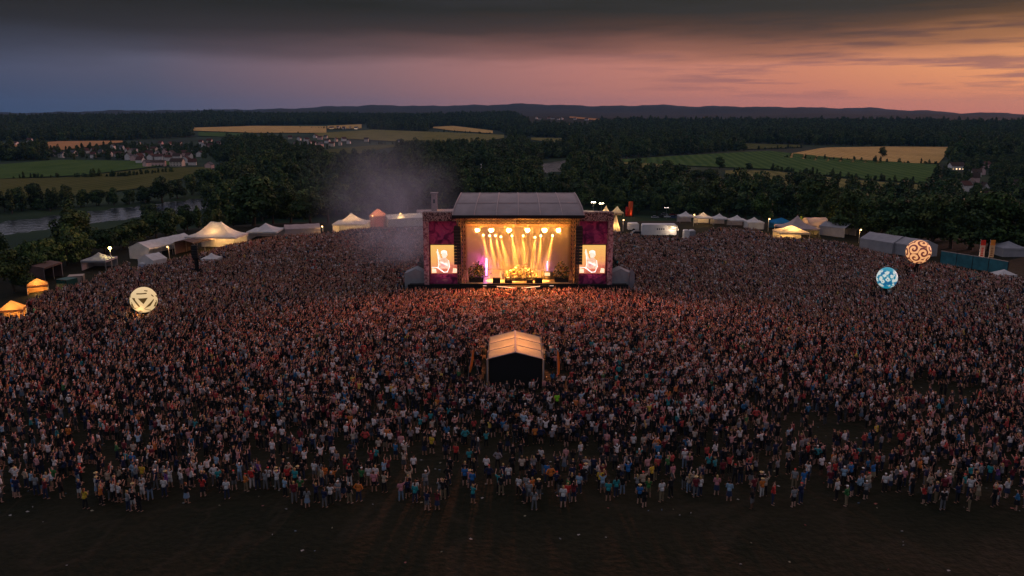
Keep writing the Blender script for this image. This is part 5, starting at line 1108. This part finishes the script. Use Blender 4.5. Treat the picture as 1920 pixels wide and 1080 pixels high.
print('crowd figure faces', [len(o.data.polygons) for o in CROWD][:4], 'body', len(BODY[0].polygons))

# where people stand: a plan polygon on the field, thinner away from the stage and towards the back
PP = [(-420,680),(-60,618),(20,600),(92,560),(160,541),(240,505),(300,506),(380,486),(440,468),(530,452),(620,446),(700,432),(786,428),(800,440),(1140,440),(1200,452),(1290,458),(1335,438),(1415,438),(1450,456),(1560,462),(1640,484),(1750,506),(1850,526),(1935,540),(2400,640),(2500,960),(-500,960)]
PW = [at(*q)[:2] for q in PP]
def noise2(x, y, s): return np.sin(x*s+1.3*np.sin(y*s*.7+1))+np.sin(y*s*1.3+2+1.1*np.sin(x*s*.9))+.7*np.sin((x+y)*s*2.1)+.7*np.sin((x-y)*s*1.9+3)
g = .47; xs = np.arange(-110, 115, g); ys = np.arange(57, 215, g); GX, GY = np.meshgrid(xs, ys); GX = GX.ravel()+rng.uniform(-.19,.19,GX.size); GY = GY.ravel()+rng.uniform(-.19,.19,GY.size)
k = inpoly(GX, GY, PW)
den = np.interp(GY+.75*noise2(GX, GY, .35), [57.5,59.6,60.6,61.6,66,70,75,82,92,102,118,140,170,200,212], [.0,.03,.22,.62,.68,.78,.98,1.25,1.5,1.9,2.5,2.7,2.3,1.7,1.1])
pxg, pyg = proj(GX, GY, 0*GX)
nz_ = noise2(GX, GY, .16); thin = np.interp(GY, [60,80,105,130], [1,.9,.35,.1]); den = den*np.clip(1+.13*nz_*thin, .3, 2)
side = np.clip((np.abs(pxg-990)-430)/560, 0, 1); den = den*(1-side*np.interp(GY, [62,85,120,200], [.05,.15,.36,.2]))
for (x0, y0, r0) in ((-8,67.8,3.6),(3,71,2.4),(33,76,3),(50,88,4)): den = den*np.clip(((np.hypot((GX-x0)/1.5, GY-y0)-r0*.55)/r0), .12, 1)
k &= rng.random(len(GX)) < den*g*g
# keep off the stage, the mixing tent and its pit, the tents and the globes
k &= ~((np.abs(GX-1.1) < 20.8) & (GY > 137.6) & (GY < 172)); k &= ~((np.abs(GX-.4) < 4.2) & (GY > 89.2) & (GY < 101.2)); k &= ~((np.abs(np.abs(GX-.4)-5.4) < 1.3) & (GY > 90) & (GY < 97) & (rng.random(len(GX)) < .8))
for o in list(COL.objects):
    if o.parent is None and o.get('category') in ('tent','stall','lantern','speaker tower','pergola','container','trailer','portable toilet','shed','fence'):
        rr = {'lantern':1.1,'speaker tower':1.6,'fence':2}.get(o['category'], 3.0); k &= np.hypot(GX-o.location.x, GY-o.location.y) > rr
CX, CY, CPX, CPY = GX[k], GY[k], pxg[k], pyg[k]
inframe = (CPX > 20) & (CPX < 1900)
# the most eye-catching people of the photo, then the nearest ones, are individuals
HAND = [(1003,832,'orange','black','trousers',0),(1026,905,'blue','dark blue','trousers',0),(1014,872,'white','black','shorts',0),(810,850,'yellow','black','shorts',0),(855,866,'red','black','trousers',0),(706,872,'teal','black','trousers',0),(1044,768,'neon green','black','trousers',0),
        (744,782,'red','dark blue','trousers',0),(657,806,'orange','black','trousers',0),(1561,882,'orange','khaki','trousers',0),(1722,896,'orange','black','trousers',0),(1720,832,'orange','black','shorts',0),(1641,826,'yellow','black','shorts',0),(1221,905,'yellow','black','trousers',0),(1513,866,'red','dark blue','trousers',0),
        (1742,716,'red','black','trousers',0),(1700,712,'blue','black','trousers',0),(1088,862,'white','grey','trousers',0),(1187,848,'white','black','shorts',0),(588,843,'white','light blue','trousers',0),(540,910,'red','black','shorts',2),(679,912,'green','black','trousers',0),(251,886,'blue','dark blue','trousers',0),(408,888,'light blue','black','trousers',0),(131,832,'orange','black','trousers',0),(1192,772,'green','black','trousers',0),(1283,878,'white','light blue','trousers',0),(820,775,'orange','khaki','trousers',0)]
LABELS = set(); n_ind = 0; GRP = 'people standing at the back of the crowd'
pr = random.Random(11)
def make(x, y, shn=None, lcn=None, lk=None, pose=None):
    global n_ind
    for _ in range(400):
        ps = pose if pose is not None else pr.choices(range(8), (34,5,8,9,7,8,6,12))[0]; fem = ps in (3, 5, 7)
        s_ = shn or pr.choices(list(SHIRT), (24,16,26,9,4,5,4,5,2.5,1.5,6,2.5,.2,4,7,1.5))[0]; kk = lk or pr.choice(('trousers','trousers','shorts')+(('skirt',) if fem else ())); lc_ = lcn or pr.choices(list(LOW), (8,6,3,2,1.5,.6))[0]
        if pr.random() < .22: hn = pr.choice(list(HATS)); hk = 'hat' if hn == 'straw hat' else 'cap'; hc = HATS[hn]; hw = hn
        else: hn = pr.choices(list(HAIR), (5,5,4,1,1))[0]; hk = pr.choice(('long','long','bun') if fem else ('short',)); hc = HAIR[hn]; hw = f'short {hn} hair' if hk == 'short' else (f'long {hn} hair' if hk == 'long' else f'{hn} hair bun')
        lab = f"person in {s_} shirt and {lc_} {kk}, {hw}, {POSES[ps][0]}"
        if lab not in LABELS: break
    LABELS.add(lab); sn = pr.choices(SKIN, (4,3,4,1))[0][1]
    a = math.atan2(x-1.1, 141-y)+pr.gauss(0,.38)
    if pr.random() < .06: a += pr.uniform(1.2, 5)
    sc_ = .74; person((x, y, 0), a, pr.uniform(1.0,1.14)*(.95 if fem else 1.0), ps, sn, tuple(c*sc_ for c in SHIRT[s_]), kk, LOW[lc_], hk, hc, lab, GRP); n_ind += 1
taken = []
for (px, py, c, lc, lk, ps) in HAND:
    p = at(px, py); make(p.x, p.y, c, lc, lk, ps); taken.append((p.x, p.y))
free = np.ones(len(CX), bool)
for (x, y) in taken: free &= np.hypot(CX-x, CY-y) > .5
order = np.lexsort((CX, CY)); cnt = 0; indiv = np.zeros(len(CX), bool)
for i in order:
    if cnt >= 298-len(HAND): break
    if free[i] and inframe[i] and CPY[i] < 962: make(CX[i], CY[i]); indiv[i] = True; cnt += 1
rest = free & ~indiv; n = rest.sum(); X_, Y_ = CX[rest], CY[rest]
rot = np.arctan2(X_-1.1, 141-Y_)+rng.normal(0,.3,n)
beh = Y_ > 141; rot = np.where(beh, np.arctan2(X_-1.1, 141-Y_)+rng.normal(0,.5,n), rot)
wts = np.array([30,7,10,10,5,12,8,18], float); wts /= wts.sum(); ps = rng.choice(8, n, p=wts)
fr = Y_ > 118; ps = np.where(fr & (rng.random(n) < .35), rng.choice([1,2,5,6], n), ps)
gn_scatter('crowd', np.column_stack([X_, Y_, 0*X_]), ps*2+rng.integers(0, 2, n), rot, rng.uniform(.96,1.14,n), CROWD)
print('crowd', n, 'individuals', n_ind)

# litter trodden into the grass
lm = bpy.data.materials.new('litter'); lm.use_nodes = True; nt = lm.node_tree; L = nt.links.new; oi = nd(nt, 'ShaderNodeObjectInfo'); rr_ = ramp(oi.outputs['Random'], [(0,(.22,.21,.2)),(.5,(.2,.04,.03)),(.6,(.06,.1,.16)),(.75,(.18,.16,.1))], 'CONSTANT'); L(rr_, nt.nodes['Principled BSDF'].inputs['Base Color'])
cup = bpy.data.objects.new('cup', MB().tube((0,0,.04), (.14,0,.05), .035, .048, 8).mesh('cup', lm)); pap = bpy.data.objects.new('paper', MB().add([(-.12,-.09,.012),(.13,-.07,.03),(.11,.10,.012),(-.10,.08,.035)], [(0,1,2,3)]).mesh('paper', lm))
n = 1100; lx_ = rng.uniform(-60, 60, n); ly_ = 49+46*rng.random(n)**1.0; kk_ = rng.random(n) < np.clip((ly_-47)/16, .06, 1)*np.clip(.6+.4*noise2(lx_, ly_, .3), .05, 1); n = kk_.sum()
gn_scatter('litter', np.column_stack([lx_, ly_, 0*lx_+.002])[kk_], rng.integers(0, 2, n), rng.uniform(0, 6.28, n), rng.uniform(.6, 1.2, n), [cup, pap])
# musicians on the stage
def musician(x, y, z, rz, shc, lc, lab, pose, sn=(.42,.24,.17), guitar=False):
    o = person((SX+x, SY+y, z), rz, 1.0, pose, sn, shc, 'trousers', lc, 'short', (.02,.012,.01), lab, 'musicians on the stage')
    if guitar:
        g_ = thing('guitar', 'pale electric guitar held by the front guitarist', 'guitar', (SX+x, SY+y-.22, z+1.05), 0); q = MB().ell((-.08,0,0), (.20,.03,.16), 16, 8); q.ell((.1,0,.03), (.15,.028,.13), 14, 8); q.build('guitar_body', CREAM, g_); MB().box((.5,0,.12), (.72,.03,.05)).build('neck', WOODM, g_)
musician(-2.75, 2.6, 1.8, math.pi, (.66,.62,.6), (.5,.48,.46), 'person in white clothes playing guitar at the front of the stage', 7, guitar=True)
musician(-5.0, 5.6, 1.8, math.pi+.3, (.5,.3,.6), (.05,.04,.06), 'person in lilac shirt standing on stage in the purple light', 7)
musician(3.4, 5.6, 1.8, math.pi-.3, (.66,.62,.6), (.05,.04,.06), 'person in white shirt on stage behind the right end of the flowers', 4)
musician(.6, 8.1, 2.0, math.pi, (.1,.06,.05), (.02,.02,.02), 'person in dark shirt behind the drum kit on the riser', 5)
# haze: one closed box of even air round everything
hm = volume('haze_air', (.20,.50,1.0), 2.3e-5, .0)
HZ = MB().box((0,0,35), (32000,32000,320)); HZ.v = [(x, y, (-170.0 if z < 35 else 260.0)) for x, y, z in HZ.v]
tag(HZ.build('haze', hm), kind='stuff')
